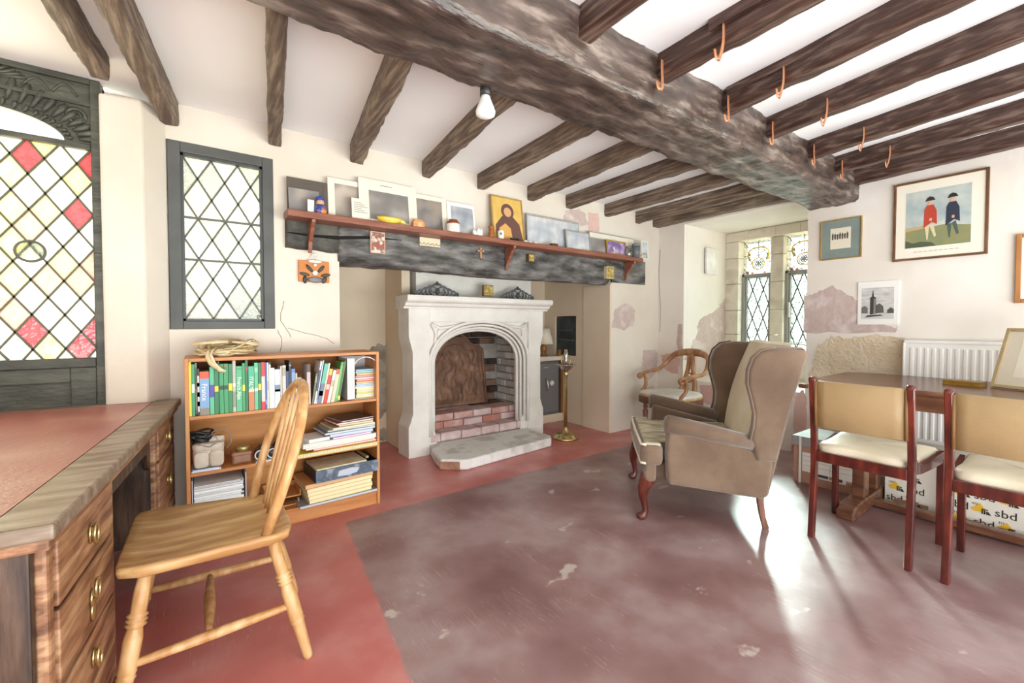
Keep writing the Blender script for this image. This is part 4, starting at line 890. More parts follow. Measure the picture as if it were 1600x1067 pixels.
MB().tube([(cx - .03, YF - .02, A.z - .005), (cx - .004, YF - .02, A.z + .05), (cx + .03, YF - .02, A.z - .005)], .003, 5).tube([(cx - .012, YF - .022, A.z + .03), (cx + .012, YF - .022, A.z + .055), (cx + .016, YF - .022, A.z + .03), (cx - .014, YF - .022, A.z + .052)], .004, 5).build('cord', cord, t)
A = at(427, 517 - 160, Y=LY)

# ------------------------------------------------------------------ bookcase and what is in it
teak = mat('orange_teak_veneer', '#B4713A', '#C98A50', rough=.45, scale=3, stretch=(1.2, 6, 9), c3='#BF7D44', bump=.05)
teak_v = mat('orange_teak_upright', '#BC7A40', '#D09356', rough=.45, scale=3, stretch=(6, 6, 1), c3='#C4844A')
teak_b = mat('teak_back_panel', '#A8692E', '#BE8040', rough=.55, scale=3, stretch=(1, 6, 8), c3='#B3752F')
BX0, BX1, BY0, BY1, BT = -0.052, 0.963, 2.80, 3.10, 0.998
bc = thing('bookcase', 'low orange-brown teak bookcase with two shelves under the leaded window', 'bookcase', ((BX0 + BX1) / 2, 2.95, 0))
tk = .018
MB().box((BX0, BY0, 0), (BX0 + tk, BY1, BT)).build('side_panel', teak_v, bc, .002); MB().box((BX1 - tk, BY0, 0), (BX1, BY1, BT)).build('side_panel', teak_v, bc, .002)
MB().box((BX0 + tk, BY0, BT - tk), (BX1 - tk, BY1, BT)).build('top', teak, bc, .002)
SH1, SH2, SH3 = 0.694, 0.395, 0.092
for z in (SH1, SH2): MB().box((BX0 + tk, BY0 + .004, z - tk), (BX1 - tk, BY1 - .01, z)).build('shelf', teak, bc, .002)
MB().box((BX0 + tk, BY0 + .006, SH3 - tk), (BX1 - tk, BY1 - .01, SH3)).build('bottom_shelf', teak, bc)
MB().box((BX0 + tk, BY0 + .012, 0.0), (BX1 - tk, BY0 + .028, SH3 - tk)).build('plinth', teak, bc)
MB().box((BX0 + tk, BY1 - .01, SH3), (BX1 - tk, BY1 - .004, BT - tk)).build('back_panel', teak_b, bc)
paper = mat('page_edges', '#EDE6D6', '#D8CFBC', rough=.8, scale=40, stretch=(1, 1, 1))
def book(name, label, px0, px1, ytop, col, bands=(), depth=.15, lean=0.0, yoff=.02, text=None, tcol='#F2F0EA', group='books on the top shelf', cat='book', tsize=None, tz=.5):
    """an upright book: cover, page block, bands of colour and lettering on the spine"""
    yy = BY0 + yoff
    A = at(px0, 640, Y=yy); B = at(px1, 640, Y=yy); wd = max(.006, B.x - A.x - .001); hh = at((px0 + px1) / 2, ytop, Y=yy).z - SH1
    M_ = Matrix.Translation((A.x, yy, SH1)) @ Matrix.Rotation(R(lean), 4, 'Y')
    t = thing(name, label, cat, M=M_, group=group)
    cm = col if not isinstance(col, str) else flat(col, .45)
    c = min(.0025, wd * .2)
    mb = MB().box((0, 0, 0), (c, depth, hh), M_).box((wd - c, 0, 0), (wd, depth, hh), M_).box((c, 0, 0), (wd - c, c, hh), M_); mb.build('cover', cm, t)
    MB().box((c, c, .003), (wd - c, depth - .004, hh - .004), M_).build('pages', paper, t)
    for z0, z1, h in bands: MB().box((.0, -.0006, hh * z0), (wd, 0, hh * z1), M_).build('spine_band', flat(h, .45), t)
    if text:
        s_ = tsize or wd * .8; v, f = text_mesh(text, s_); L = max(p[0] for p in v)
        Mt = M_ @ frame_M((wd / 2 - s_ * .34, -.001, hh * tz + L / 2), (0, 0, -1), (1, 0, 0)); MB().add(v, f, M=Mt).build('spine_lettering', flat(tcol, .5), t, fix=False)
    return t
gA, gB, gC, gD = '#3E9A62', '#2F7F4E', '#5DB98A', '#2B6F4A'
q = lambda x: 240 + x / 6.67
qy = lambda y: 540 + y / 6.67
ye = '#E6D23A'
book('book', 'thin bright yellow book at the left end of the top bookcase shelf', q(372), q(401), qy(165), '#E8D227', ((.05, .9, '#EBDD3E'),), .17)
book('book', 'green guide with white title strip next to the yellow book', q(402), q(436), qy(195), gA, ((.45, .62, '#CFE3D2'),), .13)
book('book', 'grey-backed paperback between two guides near the yellow book', q(437), q(460), qy(180), '#8F8878', ((.1, .5, '#B9B29F'),), .13, yoff=.05)
book('book', 'black and white lettered paperback just left of the France guide', q(461), q(484), qy(240), '#2A2A2A', ((.08, .85, '#CFCAC0'), (.2, .3, '#2A2A2A'), (.4, .5, '#3A3A3A'), (.62, .7, '#2A2A2A')), .13)
t = book('book', 'thick blue and orange guide with France down its spine', q(485), q(586), qy(270), '#7FA6CF', ((.84, 1.0, '#E2582C'), (.0, .16, '#8C8474')), .13, text='France', tz=.53, tsize=.034)
book('book', 'light green guide with a violet title block on its spine', q(590), q(638), qy(220), gC, ((.36, .62, '#5548A8'),), .13)
book('book', 'mid green guide with yellow tag beside the violet-labelled one', q(640), q(682), qy(192), gB, ((.45, .56, ye), (.93, .95, '#A06A48')), .12)
book('book', 'very thin tall grey-green booklet among the green guides', q(676), q(690), qy(165), '#7FA893', ((.8, .82, '#D8E3DC'),), .12, yoff=.045)
book('book', 'plain green guide, first of two alike with a black mark', q(692), q(736), qy(190), gA, ((.48, .56, '#1E4A34'), (.93, .95, '#A06A48')), .12)
book('book', 'plain green guide, second of two alike with a black mark', q(738), q(784), qy(188), gA, ((.48, .56, '#1E4A34'), (.93, .95, '#A06A48')), .12)
book('book', 'green guide with yellow tag left of the tall grey volume', q(786), q(828), qy(190), gB, ((.45, .6, ye),), .12)
book('book', 'tall pale grey volume reaching the top of the shelf', q(830), q(864), qy(156), '#B9B7A8', ((.1, .4, '#8E9080'), (.5, .56, '#E4E1D6')), .15)
book('book', 'wide light green guide with French Alps on its spine', q(867), q(928), qy(215), '#57B281', ((.93, .96, '#3E9A62'),), .12, text='French Alps', tz=.52, tsize=.026)
book('book', 'slim green guide with yellow tag right of the French Alps guide', q(930), q(960), qy(182), gA, ((.42, .55, ye),), .12)
book('book', 'tallest dark green book with a red sticker', q(962), q(990), qy(152), gD, ((.80, .87, '#B8404A'),), .13)
book('book', 'guide with Italy on a green and terracotta spine', q(994), q(1054), qy(215), '#49AE86', ((.0, .42, '#C47A4C'), (.42, .48, '#D9C9A8')), .12, text='ITALY', tz=.62, tsize=.028)
book('book', 'green guide with white flecks right of the Italy guide', q(1056), q(1094), qy(178), gC, ((.4, .46, '#DFF0E4'), (.8, .9, '#8CCBA6')), .12)
book('book', 'dark green guide with yellow tag left of the red-ended book', q(1096), q(1127), qy(178), gD, ((.42, .55, ye),), .12)
book('book', 'grey book with red ends on its spine', q(1129), q(1168), qy(172), '#CFC6BA', ((.70, 1, '#D23B2C'), (0, .16, '#D02F34')), .14)
book('book', 'thin blue book right of the red-ended book', q(1169), q(1187), qy(176), '#4A5FA8', ((.1, .2, '#8C9AD0'),), .14)
book('book', 'thin white booklet right of the thin blue book', q(1188), q(1204), qy(176), '#E8E6E2', ((.4, .6, '#B9C3D6'),), .15)
book('book', 'black book with ivory edge before the pale volumes', q(1206), q(1228), qy(172), '#3A362E', ((.0, .95, '#D9D2BC'),), .15)
q = lambda x: 420 + x / 6.668
book('book', 'pale mint volume, first of the pale group', q(26), q(66), qy(232), '#DDE6E0', ((.1, .9, '#E9EFEA'),), .14)
book('book', 'white book with a small blue picture on its spine', q(68), q(124), qy(247), '#ECE8E4', ((.42, .6, '#6F87A4'), (.42, .48, '#7A6A40')), .14)
book('book', 'narrow grey-white book beside the blue-pictured one', q(126), q(142), qy(212), '#D7D2CA', ((.2, .3, '#A9A29A'),), .14)
book('book', 'beige cloth book left of the dark blue paperback', q(146), q(184), qy(205), '#CDC4B2', ((.75, .95, '#A79C86'),), .14)
book('book', 'dark blue paperback with white lettering panel', q(186), q(214), qy(265), '#2E4674', ((.08, .4, '#D9D9D4'),), .13)
book('book', 'tall thin black folder among the blue books', q(216), q(240), qy(165), '#23262B', ((.9, .93, '#8A8F96'),), .16)
book('book', 'mid blue paperback, largest blue spine on the shelf', q(242), q(280), qy(240), '#5B7BB4', ((.5, .9, '#7F9BC9'),), .13)
book('book', 'buff paperback between two blue ones', q(282), q(302), qy(285), '#CBB79A', ((.1, .5, '#E2D6BE'),), .13)
book('book', 'short light blue paperback, last before the gap', q(304), q(344), qy(330), '#8FA6CC', ((.2, .4, '#C7D4EA'),), .12)
book('book', 'pinkish grey ring booklet standing alone after the gap', q(402), q(440), qy(192), '#C9B4AC', ((.8, 1, '#4C4844'),), .14)
def leaner(label, xb0, xb1, xt, ytop, col, bands=(), depth=.14):
    a0 = at(q(xb0), 640, Y=BY0 + .02).x; at_ = at(q(xt), 600, Y=BY0 + .02); ang = math.degrees(math.atan2(at_.x - a0, at(q(xt), qy(ytop), Y=BY0 + .02).z - SH1))
    return book('book', label, q(xb0), q(xb1), qy(ytop), col, bands, depth, lean=.35 * ang + .65 * 10.5)
leaner('short olive booklet leaning right, first of the leaning books', 448, 470, 466, 285, '#6E6A4C', ((.7, .9, '#9C9874'),))
leaner('white and navy booklet leaning right', 472, 490, 522, 160, '#E1E2E2', ((.3, .8, '#3F4C72'),))
leaner('grey-white brochure leaning beside the teal one', 491, 505, 552, 150, '#C9CCD0', ((.1, .3, '#8A8F98'),))
leaner('teal topped brochure with a mountain picture, leaning', 507, 546, 590, 180, '#58B39C', ((.0, .5, '#6B7390'), (.2, .32, '#D9DCE4')))
leaner('cream folded map leaning right of the teal brochure', 547, 566, 632, 178, '#E3D6BE', ((.2, .5, '#CDBB98'),))
leaner('scarlet booklet with yellow top leaning', 568, 604, 640, 236, '#CF2F26', ((.82, 1, '#E2B93C'), (.4, .55, '#E9B9A8')))
leaner('ivory booklet leaning behind the scarlet one', 606, 640, 690, 250, '#E4DCCB', ((.5, .7, '#BDAF98'),))
leaner('buff map with red top leaning near the green books', 646, 684, 716, 240, '#D9C7A8', ((.85, 1, '#D4552E'),))
leaner('bright green walking guide leaning right', 686, 712, 752, 165, '#5E9C52', ((.1, .9, '#79B36A'),))
leaner('olive green guide leaning against the magazine file', 713, 738, 782, 158, '#4C6A32', ((.05, .15, '#D9D25A'),))
# magazine file with a pile of maps lying in it
a0, a1 = at(q(815), 640, Y=BY0 + .03).x, at(q(1128), 640, Y=BY0 + .03).x
mf = thing('magazine_file', 'white card magazine file with arched opening at the right shelf end', 'magazine file', (a0, BY0 + .03, SH1))
wc = mat('white_card', '#DAD8D6', '#C9C6C4', rough=.7, scale=7)
MB().box((a0, BY0 + .03, SH1), (a0 + .05, BY0 + .033, SH1 + .265)).box((a0, BY0 + .03, SH1), (a0 + .003, BY0 + .24, SH1 + .265)).box((a1 - .003, BY0 + .03, SH1), (a1, BY0 + .24, SH1 + .245)).box((a0, BY0 + .235, SH1), (a1, BY0 + .24, SH1 + .265)).box((a0, BY0 + .03, SH1), (a1, BY0 + .24, SH1 + .003)).build('case', wc, mf)
MB().tube([(a0 + .05 + (a1 - a0 - .05) * u, BY0 + .03, SH1 + .225 + .045 * math.sin(math.pi * min(1, u * 1.0)) ** .6) for u in [k / 14 for k in range(15)]], .004, 5).build('arched_rim', wc, mf)
mags = (('yellow and white folded map', '#E4D267'), ('white map with green corner', '#D7DED2'), ('yellow edged road map', '#DCC84E'), ('grey-white leaflet', '#D8D4CC'), ('lemon yellow map', '#E8DE84'), ('cream leaflet', '#E9DFC6'), ('blue-white map', '#B7CBE0'), ('pale blue street plan', '#93B3D8'), ('mustard leaflet', '#D9A93C'), ('red road map', '#C8342C'), ('white leaflet with pink band', '#E6D0CC'), ('crimson edged leaflet', '#B04A50'), ('tan leaflet', '#D6B27A'), ('teal edged leaflet', '#6FAFA6'), ('sky blue leaflet', '#86B4D6'))
z = SH1 + .004; rr = random.Random(11)
for k, (nm, h) in enumerate(mags):
    th = rr.uniform(.010, .0145); dx = rr.uniform(-.006, .006); x_0, x_1 = a0 + .062 + dx, a1 - .008 + dx * .3
    t = thing('folded_map', nm + (' at the bottom of the magazine file pile' if k == 0 else ' at the top of the magazine file pile' if k == len(mags) - 1 else ' lying on the ' + mags[k - 1][0]), 'map', (x_0, BY0 + .04, z), group='maps lying in the magazine file')
    MB().box((x_0, BY0 + .045 + rr.uniform(0, .012), z), (x_1, BY0 + .22, z + th * .3)).box((x_0, BY0 + .045 + rr.uniform(0, .01), z + th * .65), (x_1, BY0 + .22, z + th - .0006)).build('cover', flat(h, .5), t)
    MB().box((x_0 + .002, BY0 + .055, z + th * .3), (x_1 - .002, BY0 + .215, z + th * .65)).build('pages', paper, t); z += th
# bundle of raffia on top
rf = thing('raffia_bundle', 'loose tied bundle of straw raffia on top of the bookcase', 'raffia', (.14, 2.93, BT))
raf = [mat('straw_%d' % k, a, b, rough=.7, scale=12) for k, (a, b) in enumerate((('#D9C49A', '#C4AA7A'), ('#BFA273', '#A88A5C'), ('#E6D6B4', '#D0BA8E')))]
rr = random.Random(4); cx, cy = .145, 2.94
for j in range(3):
    mb = MB()
    for k in range(16):
        a0_, rx, ry, hz = rr.uniform(0, 6.28), rr.uniform(.09, .15), rr.uniform(.04, .09), rr.uniform(.015, .075)
        mb.tube([(cx + rx * math.cos(a0_ + u) + rr.uniform(-.006, .006), cy + ry * math.sin(a0_ + u), BT + .012 + hz * (0.6 + .4 * math.sin(u * 1.3 + a0_)) + .012 * math.sin(u * 2 + k)) for u in [q_ * .42 for q_ in range(11)]], rr.uniform(.004, .008), 5, sq=.5)
    mb.build('strands', raf[j], rf, kind='stuff')
MB().tube([(cx - .05, 2.90, BT + .05), (cx - .075, 2.85, BT + .035), (cx - .085, 2.80, BT + .012), (cx - .07, 2.783, BT - .03), (cx - .045, 2.775, BT - .065), (cx - .02, 2.78, BT - .075)], [.006, .010, .012, .012, .014, .010], 6, sq=.5).tube([(cx - .06, 2.90, BT + .05), (cx - .095, 2.85, BT + .03), (cx - .10, 2.80, BT + .005), (cx - .085, 2.785, BT - .03), (cx - .055, 2.78, BT - .06)], [.006, .010, .012, .012, .008], 6, sq=.5).build('hanging_end', raf[2], rf)
MB().tube([(cx - .16, 2.93, BT + .07), (cx - .10, 2.90, BT + .078), (cx, 2.89, BT + .08)], [.016, .010, .006], 6, sq=.5).tube([(cx + .15, 2.92, BT + .065), (cx + .10, 2.90, BT + .07), (cx + .02, 2.89, BT + .08)], [.02, .012, .006], 6, sq=.5).build('tied_ends', raf[2], rf)

# middle shelf, left: camera bag with cable, leather case, binoculars, pink purse
z0 = SH2
t = thing('folded_paper', 'folded white paper under the canvas camera bag', 'paper', (.06, 2.84, z0)); pbox('sheet', flat('#DDE3EC', .6), (-.03, 2.815, z0), (.10, 2.98, z0 + .006), t); pbox('upper_sheet', flat('#C8D2E2', .6), (-.025, 2.82, z0 + .006), (.09, 2.97, z0 + .011), t)
cb = thing('camera_bag', 'off-white canvas camera bag on the middle shelf', 'bag', (.045, 2.9, z0 + .011)); zc = z0 + .0115
canvas = mat('offwhite_canvas', '#D6CBBB', '#BFB09D', rough=.85, scale=9, bump=.5, bscale=18)
MB().puff((.046, 2.89, zc + .065), (.142, .125, .130), .45).build('body', canvas, cb)
MB().puff((.013, 2.828, zc + .048), (.066, .03, .085), .5).build('pocket', canvas, cb); MB().puff((.081, 2.828, zc + .048), (.066, .03, .085), .5).build('pocket', canvas, cb)
MB().puff((.046, 2.885, zc + .112), (.146, .135, .045), .5).build('flap', canvas, cb)
MB().lathe([(.045, 0), (.045, .03), (.0, .032)], (.075, 2.89, zc + .125), 16, sq=(1, .6)).build('lid_bulge', canvas, cb)
cc = thing('cable_coil', 'tangled black cable coiled on top of the canvas bag', 'cable', (.0, 2.88, zc + .13)); mb = MB(); rr = random.Random(8)
for k in range(5):
    ph = rr.uniform(0, 6); mb.tube([(.012 + (.035 + .006 * k % 3) * math.cos(a + ph), 2.875 + .03 * math.sin(a + ph), zc + .142 + .012 * k * .9 + .012 * math.sin(a * 2 + ph)) for a in [q_ * .45 for q_ in range(15)]], .0065, 6)
mb.build('coils', flat('#1E2224', .35), cc)
MB().tube([(.04, 2.86, zc + .15), (.07, 2.85, zc + .19), (.11, 2.85, zc + .20), (.145, 2.86, zc + .17), (.15, 2.86, zc + .12), (.13, 2.85, zc + .09)], .0035, 6).tube([(.0, 2.83, zc + .13), (.05, 2.812, zc + .115), (.09, 2.812, zc + .14), (.07, 2.83, zc + .18), (.04, 2.84, zc + .165)], .003, 6).build('loose_lead', flat('#8A7C70', .4), cc)
lc = thing('leather_case', 'small brown leather camera case with round brass lid', 'case', (.19, 2.88, z0)); leather = mat('tan_leather', '#9A6E50', '#7C5238', rough=.4, scale=8, bump=.2)
MB().box((.15, 2.835, z0), (.245, 2.93, z0 + .066)).build('body', leather, lc, .014, 3); MB().box((.148, 2.832, z0 + .044), (.247, 2.933, z0 + .070)).build('lid', leather, lc, .012, 3)
MB().lathe([(.034, 0), (.034, .022), (.028, .028), (0, .028)], (.205, 2.88, z0 + .068), 20).build('lens_cap', mat('dull_brass', '#B7A468', '#8E7C48', rough=.35, metal=.6, scale=8), lc)
bn = thing('binoculars', 'black binoculars facing forward beside the leather case', 'binoculars', (.32, 2.9, z0)); blk = flat('#232427', .4); zz = z0 + .006
t = thing('brochure', 'white brochure lying under the black binoculars', 'brochure', (.32, 2.88, z0)); pbox('leaf', flat('#E6E4E0', .5), (.262, 2.812, z0), (.44, 2.95, z0 + .003), t); pbox('cover', flat('#D2D0CC', .5), (.264, 2.815, z0 + .003), (.438, 2.948, z0 + .0055), t)
for sx_ in (-.031, .031):
    MB().lathe([(.024, 0), (.029, .01), (.029, .05), (.022, .075), (.019, .12), (.016, .13), (.016, .14)], n=20, M=Matrix.Translation((.318 + sx_, 2.835, zz + .03)) @ Matrix.Rotation(R(-90), 4, 'X')).build('barrel', blk, bn)
    MB().tube([(.318 + sx_ + .026 * math.cos(a), 2.836, zz + .03 + .026 * math.sin(a)) for a in [2 * math.pi * k / 20 for k in range(20)]], .004, 6, closed=True).build('rim', flat('#C9CBCE', .3), bn)
MB().box((.285, 2.86, zz + .045), (.352, 2.93, zz + .072)).build('bridge', blk, bn, .008)
MB().tube([(.36, 2.92, zz + .05), (.39, 2.93, zz + .09), (.40, 2.93, zz + .13), (.415, 2.93, zz + .14), (.412, 2.93, zz + .11), (.43, 2.93, zz + .07), (.46, 2.93, zz + .05)], .007, 6).build('strap', blk, bn)
t = thing('pink_purse', 'small crumpled pink purse behind the chair hoop', 'purse', (.42, 2.89, z0)); pk = mat('pink_fabric', '#B8455E', '#D07088', rough=.6, scale=12, bump=.4)
MB().lathe([(.03, 0), (.05, .015), (.052, .035), (.04, .055), (.012, .064), (0, .066)], (.425, 2.885, z0 + .0065), 16, sq=(1, .75)).build('pouch', pk, t); MB().tube([(.39, 2.88, z0 + .068), (.425, 2.875, z0 + .075), (.46, 2.88, z0 + .066)], .006, 6).build('drawstring', flat('#8E2E46', .6), t)
# stacks on the right
def flat_item(name, label, cat, z, th, x0, x1, y0, y1, rz, cover, edge=None, group=None, ring=None):
    c = ((x0 + x1) / 2, (y0 + y1) / 2, z); M_ = Matrix.Translation(c) @ Matrix.Rotation(R(rz), 4, 'Z'); hw, hd = (x1 - x0) / 2, (y1 - y0) / 2
    t = thing(name, label, cat, M=M_, group=group); cm = flat(cover, .45); e_ = min(.002, th * .2)
    MB().box((-hw, -hd, 0), (hw, hd, e_), M_).box((-hw, -hd, th - e_ - .0004), (hw, hd, th - .0004), M_).box((-hw, hd - .002, e_), (hw, hd, th - e_), M_).build('cover', cm, t)
    MB().box((-hw + .002, -hd + .002, e_), (hw - .002, hd - .002, th - e_), M_).build('pages', flat(edge, .7) if edge else paper, t)
    if ring:
        mb = MB()
        for k in range(26): mb.tube([(M_ @ Vector((-hw + .012 + (2 * hw - .024) * k / 25, -hd + .004 + .007 * math.cos(a), th / 2 + .008 * math.sin(a)))) for a in [1.2 + q_ * .7 for q_ in range(6)]], .0012, 4)
        mb.build('wire_binding', flat(ring, .4), t, kind='stuff')
    return z + th
z = SH2
z = flat_item('spiral_pad', 'yellow spiral-bound pad jutting out at the bottom of the right pile', 'pad', z, .022, .445, .935, 2.765, 3.06, 2, '#E2C92E', '#D9D2B0', 'papers piled on the middle shelf', '#CFCFC8')
z = flat_item('magazine', 'red and pink magazine lying on the yellow spiral pad', 'magazine', z, .014, .55, .938, 2.795, 3.05, 3, '#B8453E', '#E4C9BE', 'papers piled on the middle shelf')
z = flat_item('magazine', 'white and rose magazine under the pale green binder', 'magazine', z, .013, .50, .925, 2.785, 3.04, 5, '#D58E8A', '#EDE2DA', 'papers piled on the middle shelf')
z = flat_item('ring_binder', 'pale mint ring binder in the middle of the pile', 'binder', z, .028, .485, .930, 2.775, 3.05, 4, '#D5DBC9', '#DADCD2', 'papers piled on the middle shelf')
flat_item('notebook', 'small white notebook on the left of the mint binder', 'notebook', z, .020, .515, .64, 2.78, 2.95, 10, '#E9E6E0', '#EDEBE6', 'papers piled on the middle shelf')
z = flat_item('magazine', 'bright pink magazine on the mint binder', 'magazine', z, .012, .655, .90, 2.785, 3.0, 6, '#D676A8', '#EBD9E2', 'papers piled on the middle shelf')
z = flat_item('book', 'blue covered flat book above the pink magazine', 'book', z, .020, .645, .915, 2.79, 3.01, 3, '#7D9CCB', '#C9D2E0', 'papers piled on the middle shelf')
z = flat_item('magazine', 'grey-blue magazine with dark spine, upper part of the pile', 'magazine', z, .014, .61, .925, 2.785, 3.02, 5, '#6E7888', '#D4D8D8', 'papers piled on the middle shelf')
z = flat_item('magazine', 'striped grey brochure above the grey-blue magazine', 'magazine', z, .010, .635, .930, 2.795, 3.02, 2, '#8F9A98', '#D6DAD2', 'papers piled on the middle shelf')
z = flat_item('magazine', 'beige magazine below the top booklets of the pile', 'magazine', z, .013, .655, .925, 2.79, 3.02, 6, '#C9B48E', '#E6DCC6', 'papers piled on the middle shelf')
z = flat_item('booklet', 'grey and gold booklet near the top of the pile', 'booklet', z, .014, .70, .92, 2.80, 3.0, 3, '#A79A86', '#D9C9A0', 'papers piled on the middle shelf')
z = flat_item('booklet', 'red edged booklet second from the top of the pile', 'booklet', z, .012, .675, .915, 2.795, 3.0, 8, '#8C4A44', '#E9DDD6', 'papers piled on the middle shelf')
z = flat_item('booklet', 'dark covered booklet topmost on the pile', 'booklet', z, .008, .70, .92, 2.81, 3.02, 12, '#5A4640', '#D9CFC4', 'papers piled on the middle shelf')
# bottom shelf: file of white papers, trays, folders, box file
t = thing('paper_file', 'grey card file stuffed with white papers at the left bottom', 'magazine file', (.07, 2.84, SH3)); x_0, x_1 = -.03, .215
MB().box((x_1 - .004, 2.815, SH3), (x_1, 3.06, SH3 + .262)).box((x_0, 2.815, SH3), (x_0 + .004, 3.06, SH3 + .262)).box((x_0, 2.815, SH3), (x_1, 3.06, SH3 + .004)).box((x_0, 3.055, SH3), (x_1, 3.06, SH3 + .262)).build('case', flat('#B9BCC6', .6), t)
rr = random.Random(21); z = SH3 + .006; cols = ['#E9E9E9', '#DCDCDE', '#C2307A', '#EDEBEA', '#C9286A', '#E7E5E2', '#D9523A', '#E2E0DE', '#DB5A40', '#E9E7E4', '#D4D6D8', '#E6E6E4', '#CDD0D2', '#ECEAE6', '#D8D9DA', '#C6C8CA']
for k, h in enumerate(cols):
    th = rr.uniform(.010, .019)
    if z + th > SH3 + .255: break
    u = thing('paper_bundle', '%s bundle of papers in the grey card file, %s from the bottom' % ({'#C2307A': 'magenta edged', '#C9286A': 'bright pink edged', '#D9523A': 'orange-red edged', '#DB5A40': 'vermilion edged'}.get(h, 'white'), ('first', 'second', 'third', 'fourth', 'fifth', 'sixth', 'seventh', 'eighth', 'ninth', 'tenth', 'eleventh', 'twelfth', 'thirteenth', 'fourteenth', 'fifteenth', 'sixteenth')[k]), 'papers', (.07, 2.9, z), group='papers in the grey card file')
    dy = rr.uniform(-.012, .01); tl_ = rr.uniform(-.003, .003)
    def sheet(a, b, w_): return MB().grid(lambda u_, v_: (x_0 + .008 + (x_1 - x_0 - .016) * u_, 2.815 + dy + w_ + .22 * v_, a + tl_ * math.sin(u_ * 3 + k) * 1.0 + .0015 * math.sin(u_ * 9 + k)), 10, 2)
    g = sheet(z + th * .85, 0, 0); 
    MB().box((x_0 + .008, 2.815 + dy, z), (x_1 - .008 - rr.uniform(0, .02), 3.04, z + th * .72)).build('sheets', flat(h, .7), u, .003); MB().box((x_0 + .010, 2.822 + dy, z + th * .72), (x_1 - .012, 3.03, z + th - .0005)).build('loose_sheet', flat('#EFEEEA', .7), u); z += th
t = thing('letter_tray', 'small brown wooden letter tray at the back of the bottom shelf', 'tray', (.40, 2.95, SH3))
for z_, x_ in ((SH3, .30), (SH3 + .05, .31)):
    MB().box((x_, 2.86, z_), (x_ + .19, 3.06, z_ + .008)).box((x_, 2.86, z_ + .008), (x_ + .008, 3.06, z_ + .04)).box((x_ + .182, 2.86, z_ + .008), (x_ + .19, 3.06, z_ + .04)).box((x_, 3.05, z_ + .008), (x_ + .19, 3.06, z_ + .04)).build('tray_box', teak, t, .002)
z = SH3
z = flat_item('paper_sheaf', 'bent grey sheaf of papers under the yellow folders', 'papers', z, .016, .47, .935, 2.775, 3.04, 3, '#8C8C8E', '#C9C9CC', 'files on the bottom shelf')
for k, (h, th) in enumerate((('#E2CF86', .022), ('#DCC777', .024), ('#E6D594', .022), ('#D9C06A', .024))):
    z = flat_item('card_folder', ('buff yellow folder, lowest of four', 'buff yellow folder, second from bottom of four', 'buff yellow folder, third from bottom of four', 'darker yellow folder, highest of four')[k] + ' under the orange folder', 'folder', z, th, .52 - .006 * k, .90 + .006 * (k % 2), 2.785, 3.04, 4 + k * .6, h, '#E9DDB4', 'files on the bottom shelf')
z = flat_item('card_folder', 'orange-tan folder directly under the black box file', 'folder', z, .026, .495, .91, 2.785, 3.05, 5, '#C88A56', '#D9B184', 'files on the bottom shelf')
bx = Matrix.Translation((.74, 2.905, z)) @ Matrix.Rotation(R(4), 4, 'Z')
t = thing('box_file', 'open black box file with cream papers inside, marbled front', 'box file', M=bx); z += 0
MB().box((-.185, -.13, 0), (.20, .13, .004), bx).box((-.185, .126, .004), (.20, .13, .068), bx).box((-.185, -.126, .004), (-.181, .126, .068), bx).box((.196, -.126, .004), (.20, .126, .068), bx).build('box', flat('#26282C', .5), t)
MB().box((-.185, -.132, .0), (.20, -.126, .072), bx).build('front', mat('marbled_blue_grey', '#5F6B7E', '#8C96A6', rough=.5, scale=14, c3='#46505F'), t)
MB().prism([(-.06, .018), (.0, .012), (.06, .02), (.075, .045), (.03, .056), (-.05, .05)], bx @ Vector((0, -.1325, 0)), bx.to_3x3() @ Vector((1, 0, 0)), (0, 0, 1), bx.to_3x3() @ Vector((0, -.001, 0))).build('torn_label', flat('#B9C0CC', .6), t)
MB().box((-.175, -.115, .006), (.13, .12, .078), bx).build('papers', mat('cream_paper_stack', '#D9C98C', '#E6E0D0', rough=.7, scale=30, stretch=(1, 1, 8)), t)
MB().box((.15, -.05, .066), (.17, .12, .082), bx).build('clip_arm', flat('#BFAE86', .5), t, .003)

# ------------------------------------------------------------------ pedestal desk with red leather top
oak_f = mat('tiger_oak', '#68442C', '#B48E6A', rough=.45, scale=5, stretch=(1.2, 4, 9), c3='#95694A', bump=.15)
oak_e = mat('dark_desk_oak', '#2E2119', '#5A4434', rough=.45, scale=5, stretch=(6, 6, 1), c3='#443225', bump=.15)
oak_t = mat('worn_oak_rim', '#6B5744', '#9A8A78', rough=.35, scale=4, stretch=(7, 1.2, 5), c3='#82705E', bump=.2)
hide = mat('red_leather_inlay', '#9E5850', '#B98A7E', rough=.28, rough2=.45, scale=2.5, bump=.15, bscale=60, c3='#A86C62', spec=.6)
DM = frame_M((-.247, 1.296, 0), (.0975, .9952, 0), (-.9952, .0975, 0))       # x along the front, y to the back, z up
DL, DD, DT = 1.785, 0.80, 0.76
dk_ = thing('desk', 'dark oak pedestal desk with a worn red leather top at the left', 'desk', M=DM)
def dbox(nm, m, p, q, bv=.003, par=None, **k): return MB().box(p, q, DM).build(nm, m, par or dk_, bv, **k)
rim = .115
MB().prism([(0, 0), (DL, 0), (DL, rim), (0, rim)], DM @ Vector((0, 0, DT - .036)), DM.to_3x3() @ Vector((1, 0, 0)), DM.to_3x3() @ Vector((0, 1, 0)), (0, 0, .036)).build('top_rail', oak_t, dk_, .006)
dbox('top_rail', oak_t, (0, DD - rim, DT - .036), (DL, DD, DT), .006)
dbox('top_end', oak_t, (0, rim, DT - .036), (rim, DD - rim, DT), .004); dbox('top_end', oak_t, (DL - .07, rim, DT - .036), (DL, DD - rim, DT), .004)
